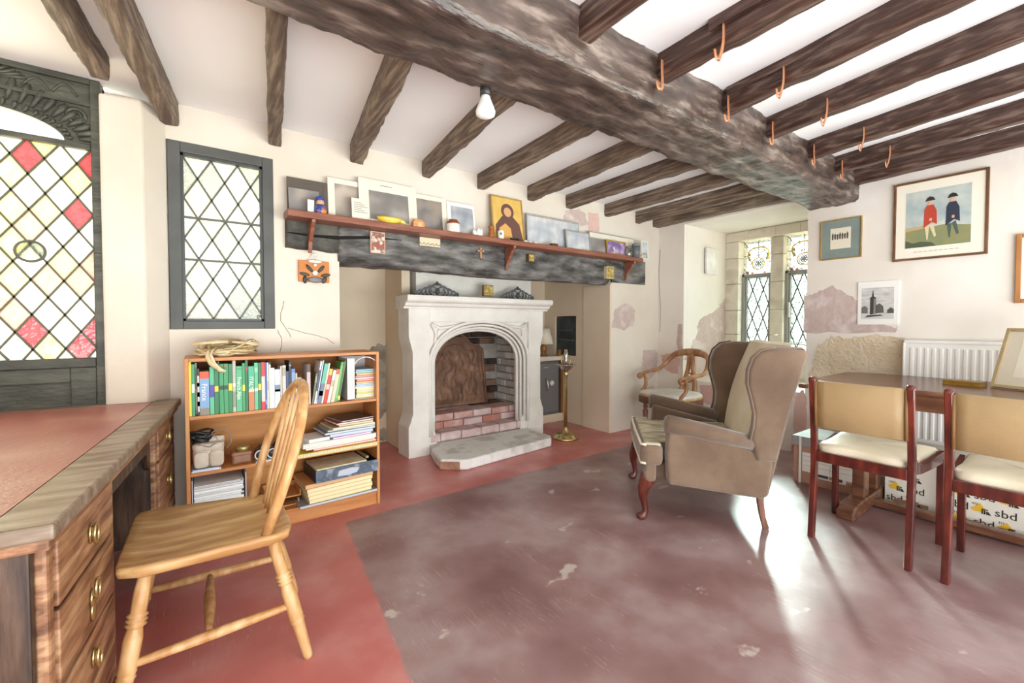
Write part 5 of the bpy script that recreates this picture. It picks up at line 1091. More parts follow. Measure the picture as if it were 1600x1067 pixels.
dbox('leather', hide, (rim + .001, rim + .001, DT - .03), (DL - .071, DD - rim - .001, DT - .001), 0)
dbox('top_moulding', oak_f, (.015, .012, DT - .062), (DL - .015, .10, DT - .036), .006)
def carcass(s0, s1, zlo):
    dbox('pedestal', oak_e, (s0, .045, zlo), (s1, DD - .03, DT - .037), .004)
    dbox('corner_post', oak_f, (s0, .03, zlo), (s0 + .035, .06, DT - .062), .008); dbox('corner_post', oak_f, (s1 - .035, .03, zlo), (s1, .06, DT - .062), .008)
carcass(.06, .565, .06); carcass(1.235, 1.735, .18)
def handle(s, z, par, drop):
    mb = MB(); c = DM @ Vector((s, .022, z)); e1_ = DM.to_3x3() @ Vector((1, 0, 0)); nn = DM.to_3x3() @ Vector((0, -1, 0)); up_ = Vector((0, 0, 1))
    for k in range(2 if drop else 1):
        o_ = c - up_ * .035 * k; mb.lathe([(0, .006), (.019, .005), (.022, 0)], n=18, M=Matrix.Translation(o_) @ frame_M((0, 0, 0), e1_, up_) @ Matrix.Diagonal((.85, 1.25, 1, 1)))
    h0 = c + nn * .012
    mb.tube([h0 + e1_ * .017 * math.cos(a) + up_ * (.026 * math.sin(a) + (.026 if drop else 0)) for a in [2 * math.pi * k / 20 for k in range(20)]], .0042, 6, closed=True)
    mb.build('ring_handle', brass, par)
def drawer(s0, s1, z0, z1, drop=False, hs=None):
    d = dbox('drawer', oak_f, (s0, .024, z0), (s1, .06, z1), .004)
    handle(hs or (s0 + s1) / 2, z1 - (z1 - z0) * .5, d, drop); return d
drawer(.10, .525, .535, .69); drawer(.10, .525, .345, .525, True); drawer(.10, .525, .205, .335); drawer(.10, .525, .075, .195)
drawer(1.275, 1.70, .545, .69, hs=1.465); drawer(1.275, 1.70, .26, .535, hs=1.47); drawer(1.275, 1.70, .19, .25)
# kneehole apron with shaped brackets and dark back
ap = [(.565, .695), (1.235, .695), (1.235, .52), (1.21, .535), (1.195, .57), (1.175, .60), (1.155, .61), (.645, .61), (.625, .60), (.605, .57), (.59, .535), (.565, .52)]
MB().prism(ap, DM @ Vector((0, .05, 0)), DM.to_3x3() @ Vector((1, 0, 0)), (0, 0, 1), DM.to_3x3() @ Vector((0, .02, 0))).build('kneehole_apron', oak_e, dk_, .003)
dbox('modesty_board', oak_e, (.565, DD - .06, .12), (1.235, DD - .035, DT - .037))
dbox('kneehole_top', oak_e, (.565, .07, DT - .06), (1.235, DD - .04, DT - .038))
dbox('end_stile', oak_e, (.035, .05, .06), (.06, .14, DT - .037), .004); dbox('end_stile', oak_e, (.035, DD - .14, .06), (.06, DD - .04, DT - .037), .004); dbox('plinth', oak_e, (.045, .03, 0), (.58, DD - .02, .06), .006)
for s_ in (1.26, 1.70):
    for d_ in (.075, DD - .08):
        c = DM @ Vector((s_, d_, 0)); MB().box((c.x - .024, c.y - .024, 0), (c.x + .024, c.y + .024, .055)).build('foot_block', oak_e, dk_, .004)
        mb = MB(); pts = [(c.x + .010 * math.cos(k * .75), c.y + .010 * math.sin(k * .75), .055 + .13 * k / 24) for k in range(25)]
        mb.tube(pts, .018, 8).tube([(2 * c.x - x, 2 * c.y - y, z_) for x, y, z_ in pts], .018, 8); mb.build('twist_leg', oak_e, dk_)

# ------------------------------------------------------------------ hoop-back chair at the desk
elm = mat('honey_elm', '#A87A48', '#D2AC78', rough=.4, scale=4, stretch=(1.2, 6, 6), c3='#BC915E', bump=.15)
beech = mat('honey_beech', '#B07C48', '#D6AE7C', rough=.38, scale=5, stretch=(5, 5, 1.2), c3='#C39560', bump=.1)
wc_ = thing('windsor_chair', 'honey coloured hoop-back wooden chair pulled up to the desk', 'chair', (.03, 1.9, 0))
SZc = .462
seat = [(-.200, 1.690), (-.205, 1.72), (-.200, 2.13), (-.185, 2.165), (-.14, 2.175), (.20, 2.10), (.255, 2.07), (.272, 2.02), (.272, 1.74), (.255, 1.68), (.21, 1.655), (-.15, 1.665)]
mb = MB(); n = 64; C_ = Vector((.03, 1.91)); rings = []
def seat_edge(k):
    f = k / n * len(seat); i = int(f); a, b = Vector(seat[i % len(seat)]), Vector(seat[(i + 1) % len(seat)]); return a.lerp(b, f - i)
ring_ = lambda sc_, z_: [Vector((*(C_ + (seat_edge(k) - C_) * sc_), z_)) for k in range(n)]
mb.rings([ring_(.0001, SZc - .040), ring_(.93, SZc - .040), ring_(.985, SZc - .030), ring_(1, SZc - .012), ring_(.99, SZc - .003), ring_(.96, SZc), ring_(.85, SZc - .006), ring_(.6, SZc - .014), ring_(.3, SZc - .016), ring_(.0001, SZc - .016)], cap=False)
mb.build('seat', elm, wc_)
b0, b1, apx = Vector((.175, 1.70, SZc - .012)), Vector((.190, 2.085, SZc - .012)), Vector((.335, 1.885, .945))
hoop = []
def hoop_at(th):
    c_ = -math.cos(th); s_ = max(0, math.sin(th)) ** .52; c2 = math.copysign(abs(c_) ** .85, c_)
    z_ = b0.z + (apx.z - b0.z) * s_; hw_ = .20 + .062 * math.sin(math.pi * min(1, s_ * .95)) ** .8
    return Vector((.182 + (apx.x - .182) * s_ ** 1.1, 1.888 + hw_ * c2, z_))
for k in range(49): hoop.append(hoop_at(math.pi * k / 48))
MB().tube(hoop, [.0155] * 49, 12, sq=1.15).build('hoop', beech, wc_)
for k in range(5):
    f = (k + 1) / 6; yb = 1.76 + .265 * f; hb = Vector((.215, 1.72 + .345 * f, SZc - .012))
    tgt = hoop_at(math.pi * (.30 + .40 * k / 4)) + Vector((-.004, 0, -.012))
    MB().turned(hb, tgt, [(.0085, 0), (.011, .3), (.009, .7), (.0065, 1)], 8).build('spindle', beech, wc_)
LP_ = [(.013, 0), (.016, .03), (.019, .22), (.021, .30), (.025, .315), (.021, .33), (.024, .345), (.023, .40), (.024, .55), (.0195, .615), (.019, .625), (.0275, .64), (.019, .655), (.0275, .67), (.019, .685), (.0275, .70), (.019, .715), (.020, .85), (.016, 1)]
legs = {}
for nm, ft, tp in (('a', (-.205, 1.665, 0), (-.135, 1.735, SZc - .035)), ('b', (-.20, 2.155, 0), (-.13, 2.085, SZc - .035)), ('c', (.306, 1.645, 0), (.205, 1.715, SZc - .035)), ('d', (.335, 2.075, 0), (.215, 2.03, SZc - .035))):
    legs[nm] = (Vector(ft), Vector(tp)); MB().turned(ft, tp, LP_, 16).build('leg', beech, wc_)
pt = lambda a, z_: legs[a][0].lerp(legs[a][1], z_ / (SZc - .035))
SP = [(.011, 0), (.013, .1), (.017, .5), (.013, .9), (.011, 1)]
s1, s2 = (pt('a', .165), pt('c', .19)), (pt('b', .165), pt('d', .19))
for a, b in (s1, s2): MB().turned(a, b, SP, 10).build('stretcher', beech, wc_)
MB().turned(s1[0].lerp(s1[1], .45), s2[0].lerp(s2[1], .45), [(.010, 0), (.012, .15), (.019, .45), (.016, .7), (.010, 1)], 12).build('stretcher', beech, wc_)

# ------------------------------------------------------------------ wing armchair
WR = Vector((2.615, 1.139, 0)); WU = Vector((-.681, .732, 0)).normalized(); WV = Vector((.732, .681, 0)).normalized()
wcen = WR + WU * .34 + WV * .375
wing = thing('wing_armchair', 'brown velvet wing armchair with cream inner back and cabriole legs', 'armchair', M=Matrix.Translation(wcen) @ Matrix.Rotation(math.atan2(WU.y, WU.x), 4, 'Z'))
velvet = mat('brown_velvet', '#5E4A3B', '#7A6552', rough=.9, scale=3, c3='#6B5645', bump=.15, bscale=90, spec=.2)
velvet.node_tree.nodes['Principled BSDF'].inputs['Sheen Weight'].default_value = .5
cream_c = mat('cream_cloth', '#EFE5D0', '#E4D6BC', rough=.9, scale=5, bump=.15, bscale=80, spec=.2)
sat = mat('striped_satin_cushion', '#CFC6AC', '#8C8068', rough=.4, scale=5, stretch=(2, 5, 2), c3='#B5AB8E', bump=.5, bscale=10)
mahog = mat('red_mahogany', '#4A1C14', '#74382A', rough=.28, scale=5, stretch=(5, 5, 1), c3='#5A261C', coat=.3)
W3 = lambda s, t, z: WR + WU * s + WV * t + Vector((0, 0, z))
def sidepan(nm, prof, t0, t1, m=velvet, bv=.02, seg=3): return MB().prism([(a, b) for a, b in prof], W3(0, t0, 0), WU, (0, 0, 1), WV * (t1 - t0)).build(nm, m, wing, bv, seg)
for near_, (t0, t1) in ((True, (-.035, .07)), (False, (.68, .785))):
    sidepan('arm_side', [(.535, .235), (.545, .40), (.535, .575), (.10, .47), (-.03, .40), (-.005, .20), (.03, .185)], t0, t1)
    tc = -.012 if near_ else .762
    ap_ = [W3(.545, tc, .59), W3(.40, tc, .565), W3(.25, tc, .535), W3(.07, tc, .50)]
    MB().tube(ap_, [.052, .050, .046, .040], 18, sq=1.1).build('arm_roll', velvet, wing)
    MB().lathe([(0, .008), (.036, .006), (.046, -.002), (.046, -.012)], n=20, M=frame_M(W3(.548, tc, .59), -WV, (0, 0, 1))).build('arm_facing', velvet, wing)
    wp = [(.06, .40), (.098, .53), (.082, .60), (.078, .67), (.094, .75), (.118, .84), (.116, .92), (.092, .99), (.045, 1.035), (-.03, 1.05), (-.17, 1.05), (-.195, 1.02), (-.11, .72), (-.04, .40)]
    w0 = (-.045, .035) if near_ else (.715, .795)
    # wings bow outward toward the front
    wm = MB(); k_ = 7; loops = []
    sgn = -1 if near_ else 1
    for j in range(k_):
        f = j / (k_ - 1); off = (w0[0] + (w0[1] - w0[0]) * f); sc_ = 1 - .06 * abs(2 * f - 1) ** 3
        ca, cz_ = -.03, .74
        loops.append([W3(ca + (a - ca) * sc_, off + sgn * max(0, a + .05) * .10, cz_ + (b - cz_) * sc_) for a, b in wp])
    wm.rings(loops).build('wing', velvet, wing, .012, 2)
    pipe = [(w0[0 if near_ else 1]) + 0] * len(wp)
    MB().tube([W3(a + .004, (w0[0] if near_ else w0[1]) + sgn * (max(0, a + .05) * .10 - .004) , b) for a, b in wp[1:10]], .007, 6).build('piping', velvet, wing)
sidepan('outer_back', [(-.01, .19), (.03, .19), (-.06, .60), (-.145, 1.03), (-.20, 1.035), (-.10, .60)], -.02, .77)
ib = lambda u, v: W3(.035 - .168 * v + .03 * math.sin(v * math.pi), .04 + .67 * u, .43 + .625 * v) + WU * (.03 * math.sin(u * math.pi))
mb = MB().grid(ib, 10, 14); mb.grid(lambda u, v: ib(u, 1) - WU * .09 * v + Vector((0, 0, .012 * math.sin(v * 3.1))), 10, 4)
mb.build('inner_back', cream_c, wing, fix=False, label='pale cream inner back')
sidepan('seat_frame', [(.02, .20), (.655, .245), (.66, .33), (.02, .33)], .04, .71, velvet, .015)
MB().prism([(.04, .075), (.56, .075), (.56, -.03), (.67, -.03), (.69, .0), (.69, .75), (.67, .78), (.56, .78), (.56, .68), (.04, .68)], W3(0, 0, .335), WU, WV, (0, 0, .125)).build('seat_cushion', velvet, wing, .035, 4)
MB().prism([(.05, .09), (.57, .09), (.57, -.005), (.665, -.005), (.665, .755), (.57, .755), (.57, .665), (.05, .665)], W3(0, 0, .44), WU, WV, (0, 0, .03)).build('cushion_top', sat, wing, .014, 3, label='pale striped satin cushion top')
MB().tube([W3(.66, -.02, .35), W3(.685, .0, .348), W3(.69, .375, .348), W3(.685, .75, .348), W3(.66, .77, .35)], .008, 6).tube([W3(.66, -.02, .462), W3(.685, .0, .46), W3(.69, .375, .46), W3(.685, .75, .46), W3(.66, .77, .462)], .008, 6).build('cushion_piping', cream_c, wing)
MB().box((0, 0, 0), (1, 1, 1), Matrix.Identity(4)) if False else None
sidepan('front_rail', [(.60, .245), (.66, .245), (.672, .29), (.66, .345), (.60, .345)], -.03, .78, velvet, .015)
for t_ in (.02, .725):
    cab = [((.635, .275), .048), ((.645, .24), .046), ((.668, .19), .036), ((.672, .14), .026), ((.662, .09), .019), ((.655, .05), .018), ((.665, .025), .024), ((.683, .012), .030), ((.688, .004), .026)]
    MB().tube([W3(s, t_, z_) for (s, z_), r_ in cab], [r_ for _, r_ in cab], 14).build('front_leg', mahog, wing)
    rl = [((.025, .225), .028), ((.02, .15), .024), ((.008, .07), .021), ((-.012, .0), .022)]
    MB().tube([W3(s, t_, z_) for (s, z_), r_ in rl], [r_ for _, r_ in rl], 4, up=WU + WV).build('rear_leg', mat('pale_walnut', '#6E4A3C', '#8E6654', rough=.35, scale=5, stretch=(5, 5, 1)), wing, .003)

# ------------------------------------------------------------------ small showwood armchair by the pier
CF = Vector((-.985, .17, 0)).normalized(); CL = Vector((-CF.y, CF.x, 0)); CO = Vector((4.07, 2.70, 0))
walnut = mat('worn_walnut', '#8A5C36', '#B88860', rough=.38, scale=5, stretch=(3, 3, 2), c3='#9F7048', coat=.2)
ca_ = thing('tub_armchair', 'small old walnut armchair with scroll arms and worn white seat', 'armchair', M=Matrix.Translation(CO) @ Matrix.Rotation(math.atan2(CF.y, CF.x), 4, 'Z'))
K3 = lambda f, l, z: CO + CF * f + CL * l + Vector((0, 0, z))
sp = [(.25, -.25), (.27, 0), (.25, .25), (.10, .29), (-.12, .26), (-.22, .17), (-.24, 0), (-.22, -.17), (-.12, -.26), (.10, -.29)]
def smooth_loop(P, n_=40):
    out = []; m_ = len(P)
    for k in range(n_):
        f = k / n_ * m_; i = int(f); t_ = f - i; p0, p1, p2, p3 = (Vector(P[(i + d) % m_]) for d in (-1, 0, 1, 2))
        out.append(.5 * ((2 * p1) + (p2 - p0) * t_ + (2 * p0 - 5 * p1 + 4 * p2 - p3) * t_ * t_ + (3 * p1 - p0 - 3 * p2 + p3) * t_ ** 3))
    return out
SL = smooth_loop(sp); lp = lambda sc_, z_: [K3(p.x * sc_, p.y * sc_, z_) for p in SL]
MB().rings([lp(.97, .335), lp(1, .345), lp(1, .40), lp(.98, .41)]).build('seat_rail', mat('dark_walnut', '#5C3B2A', '#7C5440', rough=.4, scale=5), ca_)
MB().rings([lp(.98, .408), lp(1.0, .42), lp(.98, .432)]).build('webbing', mat('frayed_hessian', '#B39468', '#CDB288', rough=.9, scale=20, bump=.5), ca_)
MB().rings([lp(.96, .428), lp(.97, .445), lp(.9, .462), lp(.6, .472), lp(.001, .474)], cap=False).build('seat_pad', mat('worn_white_cover', '#E3DED6', '#CFC9BF', rough=.85, scale=6, bump=.6, bscale=14), ca_)
br = [K3(.17, -.285, .635), K3(.05, -.30, .655), K3(-.08, -.30, .67), K3(-.17, -.275, .74), K3(-.235, -.22, .83), K3(-.27, -.10, .865), K3(-.275, 0, .868), K3(-.27, .10, .865), K3(-.235, .22, .83), K3(-.17, .275, .74), K3(-.08, .30, .67), K3(.05, .30, .655), K3(.17, .285, .635)]
def cat_rom(P, n_=5):
    out = []
    for i in range(len(P) - 1):
        p0, p1, p2, p3 = P[max(i - 1, 0)], P[i], P[i + 1], P[min(i + 2, len(P) - 1)]
        for k in range(n_):
            t_ = k / n_; out.append(.5 * ((2 * p1) + (p2 - p0) * t_ + (2 * p0 - 5 * p1 + 4 * p2 - p3) * t_ * t_ + (3 * p1 - p0 - 3 * p2 + p3) * t_ ** 3))
    return out + [P[-1]]
bp_ = cat_rom(br); m_ = len(bp_)
MB().tube(bp_, [.021 + .022 * math.exp(-((k - m_ / 2) / 11) ** 2) for k in range(m_)], 10, sq=.7, up=(0, 0, 1)).build('arm_and_crest_rail', walnut, ca_)
for l_ in (-1, 1):
    MB().tube(cat_rom([K3(.14, .285 * l_, .64), K3(.20, .285 * l_, .635), K3(.225, .285 * l_, .61), K3(.20, .285 * l_, .59), K3(.175, .285 * l_, .605)]), .016, 8).build('arm_scroll', walnut, ca_)
    MB().tube(cat_rom([K3(.15, .283 * l_, .63), K3(.125, .28 * l_, .58), K3(.13, .275 * l_, .50), K3(.19, .268 * l_, .44), K3(.21, .265 * l_, .39)]), .024, 8, sq=.8).build('arm_support', walnut, ca_)
    MB().turned(K3(.20, .20 * l_, 0), K3(.20, .20 * l_, .345), [(.012, 0), (.016, .06), (.013, .12), (.028, .62), (.030, .70), (.018, .78), (.028, .85), (.018, .9), (.03, .95), (.03, 1)], 14).build('front_leg', mat('red_walnut', '#7A4632', '#9A6850', rough=.35, scale=5), ca_)
    MB().tube([K3(-.17, .17 * l_, .36), K3(-.19, .18 * l_, .18), K3(-.25, .19 * l_, 0)], [.02, .018, .015], 6).build('rear_leg', walnut, ca_)
    MB().tube(cat_rom([K3(-.255, .02 * l_, .84), K3(-.25, .03 * l_, .72), K3(-.24, .05 * l_, .62), K3(-.225, .075 * l_, .53), K3(-.20, .09 * l_, .45)]), .019, 8, sq=1.3).build('lyre_splat', walnut, ca_)
MB().tube([K3(-.27, 0, .85), K3(-.265, 0, .80)], [.05, .034], 10, sq=.5).build('splat_cap', walnut, ca_)
MB().tube(cat_rom([K3(-.245, -.04, .66), K3(-.24, 0, .645), K3(-.235, .05, .60), K3(-.225, .02, .56), K3(-.22, -.04, .54)]), .010, 6).build('splat_scroll', walnut, ca_)

# ------------------------------------------------------------------ refectory table, two chairs, boxes
toak = mat('table_oak', '#5A3626', '#7E5640', rough=.25, scale=4, stretch=(6, 1.2, 6), c3='#6B4431', spec=.6)
tb_ = thing('dining_table', 'dark oak trestle dining table under the framed prints', 'table', (3.86, .45, 0))
TX0, TX1, TY0, TY1, TZ = 3.40, 4.315, -.72, 1.25, .79
MB().prism([(TX0 + .02, TY1 - .10), (TX0 + .07, TY1 - .02), (TX0 + .16, TY1), (TX1 - .1, TY1), (TX1, TY1 - .1), (TX1, TY0), (TX0, TY0), (TX0, TY1 - .3)], (0, 0, TZ - .028), (1, 0, 0), (0, 1, 0), (0, 0, .028)).build('tabletop', toak, tb_, .008)
MB().box((TX0 + .06, TY0 + .1, TZ - .13), (TX0 + .085, TY1 - .12, TZ - .029)).build('apron', toak, tb_, .003); MB().box((TX1 - .085, TY0 + .1, TZ - .13), (TX1 - .06, TY1 - .12, TZ - .029)).build('apron', toak, tb_, .003)
MB().bar((TX0 + .03, TY1 - .02, TZ - .045), (TX0 + .03, TY1 + .03, TZ - .045), .04, .028).build('leaf_bearer', toak, tb_, .004)
for y_ in (.92, -.45):
    MB().prism([(3.14, 0), (3.14, .045), (3.19, .075), (3.30, .085), (3.95, .085), (4.06, .075), (4.12, .045), (4.12, 0)], (0, y_ - .045, 0), (1, 0, 0), (0, 0, 1), (0, .09, 0)).build('trestle_foot', toak, tb_, .008)
    for x_ in (3.42, 3.66): MB().box((x_ - .045, y_ - .032, .085), (x_ + .045, y_ + .032, TZ - .07)).build('trestle_post', toak, tb_, .004)
    MB().box((3.36, y_ - .03, TZ - .07), (4.28, y_ + .03, TZ - .029)).build('trestle_head', toak, tb_, .004)
MB().box((3.50, -.41, .012), (3.57, .88, .052)).build('foot_rail', toak, tb_, .004)
mwood = mat('polished_red_wood', '#3E120E', '#6E2A1C', rough=.25, scale=5, stretch=(4, 4, 1), c3='#541C14', coat=.4)
hide_b = mat('mustard_leatherette', '#A68A62', '#B0946A', rough=.5, scale=4, bump=.1, bscale=120)
hide_s = mat('cream_leatherette', '#DDD3BC', '#D3C6AA', rough=.42, scale=4, bump=.1, bscale=120)
def dining_chair(M_, label):
    t = thing('dining_chair', label, 'chair', M=M_, group='mustard leather dining chairs at the table')
    P_ = lambda x, y, z: M_ @ Vector((x, y, z))
    for sgn in (1, -1):
        y0 = .203 * sgn; pts = [(-.005, 0), (.012, .22), (.022, .40), (.018, .52), (.0, .68), (-.018, .82), (-.022, .875)]
        lo = [[P_(x - .017 * (1 if z < .8 else .9), y0 - .015, z), P_(x + .017, y0 - .015, z), P_(x + .017, y0 + .015, z), P_(x - .017, y0 + .015, z)] for x, z in pts]
        MB().rings(lo, smooth=False).build('rear_post', mwood, t, .005)
        MB().lathe([(.0, -.017), (.017, -.016), (.019, 0), (.017, .016), (0, .017)], n=14, M=M_ @ Matrix.Translation((-.018, y0, .872)) @ Matrix.Rotation(R(90), 4, 'X')).build('post_scroll', mwood, t)
        MB().rings([[P_(x - .015, .235 * sgn - .015, z), P_(x + .015, .235 * sgn - .015, z), P_(x + .015, .235 * sgn + .015, z), P_(x - .015, .235 * sgn + .015, z)] for x, z in ((.452, 0), (.44, .46))], smooth=False).build('front_leg', mwood, t, .003)
        MB().rings([[P_(x, y * sgn - .011, z - h), P_(x, y * sgn + .011, z - h), P_(x, y * sgn + .011, z), P_(x, y * sgn - .011, z)] for x, y, z, h in ((.02, .205, .55, .09), (.06, .207, .508, .058), (.12, .211, .492, .05), (.28, .224, .496, .055), (.45, .237, .505, .06))], smooth=False).build('side_rail', mwood, t, .003)
    MB().box((.0, -.19, .425), (.026, .19, .48), M_).build('back_rail', mwood, t, .003); MB().box((.43, -.222, .44), (.452, .222, .50), M_).build('front_rail', mwood, t, .003)
    po = smooth_loop([(.035, -.185), (.24, -.205), (.42, -.215), (.445, -.20), (.45, 0), (.445, .20), (.42, .215), (.24, .205), (.035, .185), (.028, 0)], 44)
    pl_ = lambda sc_, z_: [P_(.24 + (p.x - .24) * sc_, p.y * sc_, z_ + .10 * (p.x - .24) ** 2) for p in po]
    MB().rings([pl_(.97, .462), pl_(1.0, .480), pl_(1.0, .500), pl_(.96, .514), pl_(.8, .524), pl_(.5, .528), pl_(.001, .529)], cap=False).build('seat_pad', hide_s, t)
    lo = []
    for j in range(9):
        v = -1 + j / 4; cur = -.02 * (1 - v * v)
        lo.append([P_(x + cur, .186 * v, z) for x, z in ((.004, .615), (.018, .62), (.010, .74), (-.004, .86), (-.014, .872), (-.028, .866), (-.022, .74), (-.010, .62))])
    MB().rings(lo).build('back_panel', hide_b, t, 0)
    for sgn in (1, -1): MB().tube([P_(-.012, .187 * sgn, .62), P_(-.024, .187 * sgn, .74), P_(-.030, .187 * sgn, .865)], .0075, 6).build('back_piping', mat('brown_piping', '#7E5A30', rough=.6), t)
    return t
dining_chair(Matrix.Translation((2.748, .75, 0)), 'mustard backed dining chair nearest the wing armchair, seen whole')
dining_chair(Matrix.Translation((2.735, .215, 0)) @ Matrix.Rotation(R(-2), 4, 'Z'), 'mustard backed dining chair cut by the right picture edge')
# boxes under the table: faces look to -X
card_w = mat('white_printed_card', '#E6E0D4', '#DCD5C6', rough=.7, scale=5); card_b = mat('brown_card', '#A9806A', '#B98F78', rough=.75, scale=6)
def face_M(x, y, z): return frame_M((x, y, z), (0, -1, 0), (0, 0, 1))       # local x to the right as seen from the room
bx_ = thing('archive_box', 'brown cardboard archive box with white label panel under the table', 'box', (3.78, 1.19, 0))
MB().box((3.625, .985, 0), (3.99, 1.385, .30)).build('box_body', card_b, bx_, .003)
MB().box((3.615, .975, .275), (4.0, 1.395, .345)).build('lid', mat('grey_lid_card', '#A3A09E', '#8F8B88', rough=.7, scale=6), bx_, .004)
MB().box((3.6135, 1.33, .0), (3.616, 1.345, .345)).build('edge_strip', flat('#E9E3D8', .6), bx_)
fm = face_M(3.623, 1.325, .06)
MB().box((.0, .03, 0), (.33, .17, .0015), fm).box((.09, -.0, 0), (.27, .03, .0015), fm).build('label_panel', card_w, bx_)
mb = MB()
for k in range(3): mb.box((.01, .145 - .035 * k, .0015), (.30, .1465 - .035 * k, .003), fm)
mb.box((.175, .05, .0015), (.1765, .11, .003), fm); mb.build('ruled_lines', flat('#6B5F58', .6), bx_)
mb = MB(); v, f = text_mesh('Pro', .034); mb.add(v, f, M=fm @ Matrix.Translation((.27, .132, .0018)) @ Matrix.Shear('XZ', 4, (0, 0)) if False else fm @ Matrix.Translation((.262, .132, .0018)))
mb.tube([fm @ Vector((.255 + .03 * (1 - math.cos(a)), .135 + .014 * math.sin(a), .002)) for a in [1.8 + .4 * k for k in range(7)]], .0014, 4)
mb.build('printed_mark', flat('#5E5A58', .6), bx_, fix=False)
MB().box((.10, .012, .0016), (.165, .032, .003), fm).box((.17, .012, .0016), (.25, .032, .003), fm).build('printed_bar', flat('#4A4644', .6), bx_)
v, f = text_mesh('KIVES', .02); MB().add(v, f, M=fm @ Matrix.Translation((.172, .015, .0034))).build('printed_name', flat('#E6E0D4', .6), bx_, fix=False)
def emblem(mb_y, mb_k, M2, s):
    mb_y.add(*[[(x * s, y * s, 0) for x, y in [(0, .42), (.12, .42), (.22, .55), (.3, .55), (.42, .75), (.52, .9), (.72, .62), (.82, .5), (.86, .2), (.62, .16), (.48, .1), (.2, .1), (.06, .2)]], [tuple(range(13))]], M=M2)
    for k in range(3): mb_k.box((s * (.64 + .14 * k), 0, .0004), (s * (.72 + .14 * k), s * (.40 - .06 * k), .001), M2)
    mb_k.box((s * .62, s * .36, .0004), (s * 1.02, s * .44, .001), M2); mb_k.add([(s * 1.0, 0, .0006), (s * 1.22, 0, .0006), (s * 1.02, s * .3, .0006)], [(0, 1, 2)], M=M2)
    for k in range(3): mb_k.box((s * (.1 + .12 * k), s * .66, .0004), (s * (.13 + .12 * k), s * .86, .001), M2)
def sbd_box(x, y0, y1, hgt, label, ph, flaps):
    t = thing('printed_carton', label, 'box', (x + .15, (y0 + y1) / 2, 0), group='white printed cartons under the table')
    MB().box((x, y0, 0), (x + .36, y1, hgt)).build('carton', card_w, t, .003)
    fm_ = face_M(x - .001, y1, 0); W_ = y1 - y0; my, mk = MB(), MB(); sv, sf = text_mesh('sbd', .062); tw_ = text_w('sbd', .062)
    row = 0; z_ = .012
    while z_ + .05 < hgt:
        x_ = .008 + ((row + ph) % 2) * .012
        j = (row + ph) % 2
        while x_ < W_:
            if j % 2 == 0:
                if x_ > .004 and x_ + tw_ < W_ - .004: mk.add(sv, sf, M=fm_ @ Matrix.Translation((x_, z_ + .004, .0008)))
                x_ += tw_ + .012
            else:
                if x_ > .004 and x_ + .082 < W_ - .004: emblem(my, mk, fm_ @ Matrix.Translation((x_, z_, .0008)), .066)
                x_ += .092
            j += 1
        z_ += .076; row += 1
    my.build('printed_emblems', flat('#E5B62E', .6), t, fix=False, kind='stuff'); mk.build('printed_words', flat('#1E1C1A', .6), t, fix=False, kind='stuff')
    for ta, tb__ in ((.05, .05 + W_ * .3), (W_ * .68, W_ * .86)): MB().box((ta, .0, 0), (tb__, .035, .0012), fm_).build('brown_tape', mat('brown_tape', '#9C7A62', rough=.5), t)
    if flaps:
        MB().prism([(0, 0), (.12, .06), (.118, .064), (-.002, .004)], (x, y0, hgt), (-1, 0, 0), (0, 0, 1), (0, W_, 0)).build('flap', card_w, t); MB().prism([(0, 0), (.08, .10), (.077, .102), (-.003, .003)], (x + .02, y0, hgt), (0, -1, 0), (0, 0, 1), (.32, 0, 0)).build('flap', card_w, t)
sbd_box(3.70, .615, .865, .33, 'white printed carton between the table trestle and chair legs, flaps open', 0, False)
sbd_box(3.64, .245, .56, .33, 'white printed carton under the cut-off dining chair', 1, False)
bk = thing('brass_bound_book', 'small old gilt-edged book lying on the dining table', 'book', (3.75, .62, TZ))
p_ = at(1506, 602, Z=TZ)
bm4 = Matrix.Translation((p_.x, p_.y, TZ)) @ Matrix.Rotation(R(-97), 4, 'Z')
MB().box((-.09, -.05, 0), (.09, .05, .004), bm4).box((-.09, -.05, .026), (.09, .05, .030), bm4).box((-.09, .046, .004), (.09, .05, .026), bm4).build('cover', flat('#8A6A38', .5), bk, .001); MB().box((-.086, -.047, .004), (.086, .045, .026), bm4).build('gilt_pages', mat('gilt_edge', '#B89038', '#9A7426', rough=.4, scale=20, metal=.4), bk)

# ------------------------------------------------------------------ radiator and pictures on the right wall
rad_m = flat('#F1EFEA', .35)
rd = thing('radiator', 'white ribbed panel radiator on the wall behind the table', 'radiator', (XR - .05, .2, .3))
RYa, RYb, RZa, RZb = -.55, .925, .30, 1.055
MB().box((XR - .085, RYa, RZa), (XR - .075, RYb, RZb)).box((XR - .03, RYa, RZa), (XR - .02, RYb, RZb)).box((XR - .09, RYa, RZb - .022), (XR - .015, RYb, RZb)).box((XR - .09, RYb - .014, RZa), (XR - .015, RYb, RZb)).box((XR - .09, RYa, RZa), (XR - .07, RYb, RZa + .03)).build('panel', rad_m, rd, .006)
y_ = RYb - .04
while y_ > RYa + .03:
    MB().prism([(0, 0), (-.010, .006), (-.010, .020), (0, .026)], (XR - .085, y_, RZa + .03), (1, 0, 0), (0, -1, 0), (0, 0, RZb - RZa - .085)).build('rib', rad_m, rd); y_ -= .040
for y_ in (.7, -.3): MB().box((XR - .02, y_ - .02, .4), (XR - .001, y_ + .02, .95)).build('bracket', rad_m, rd)
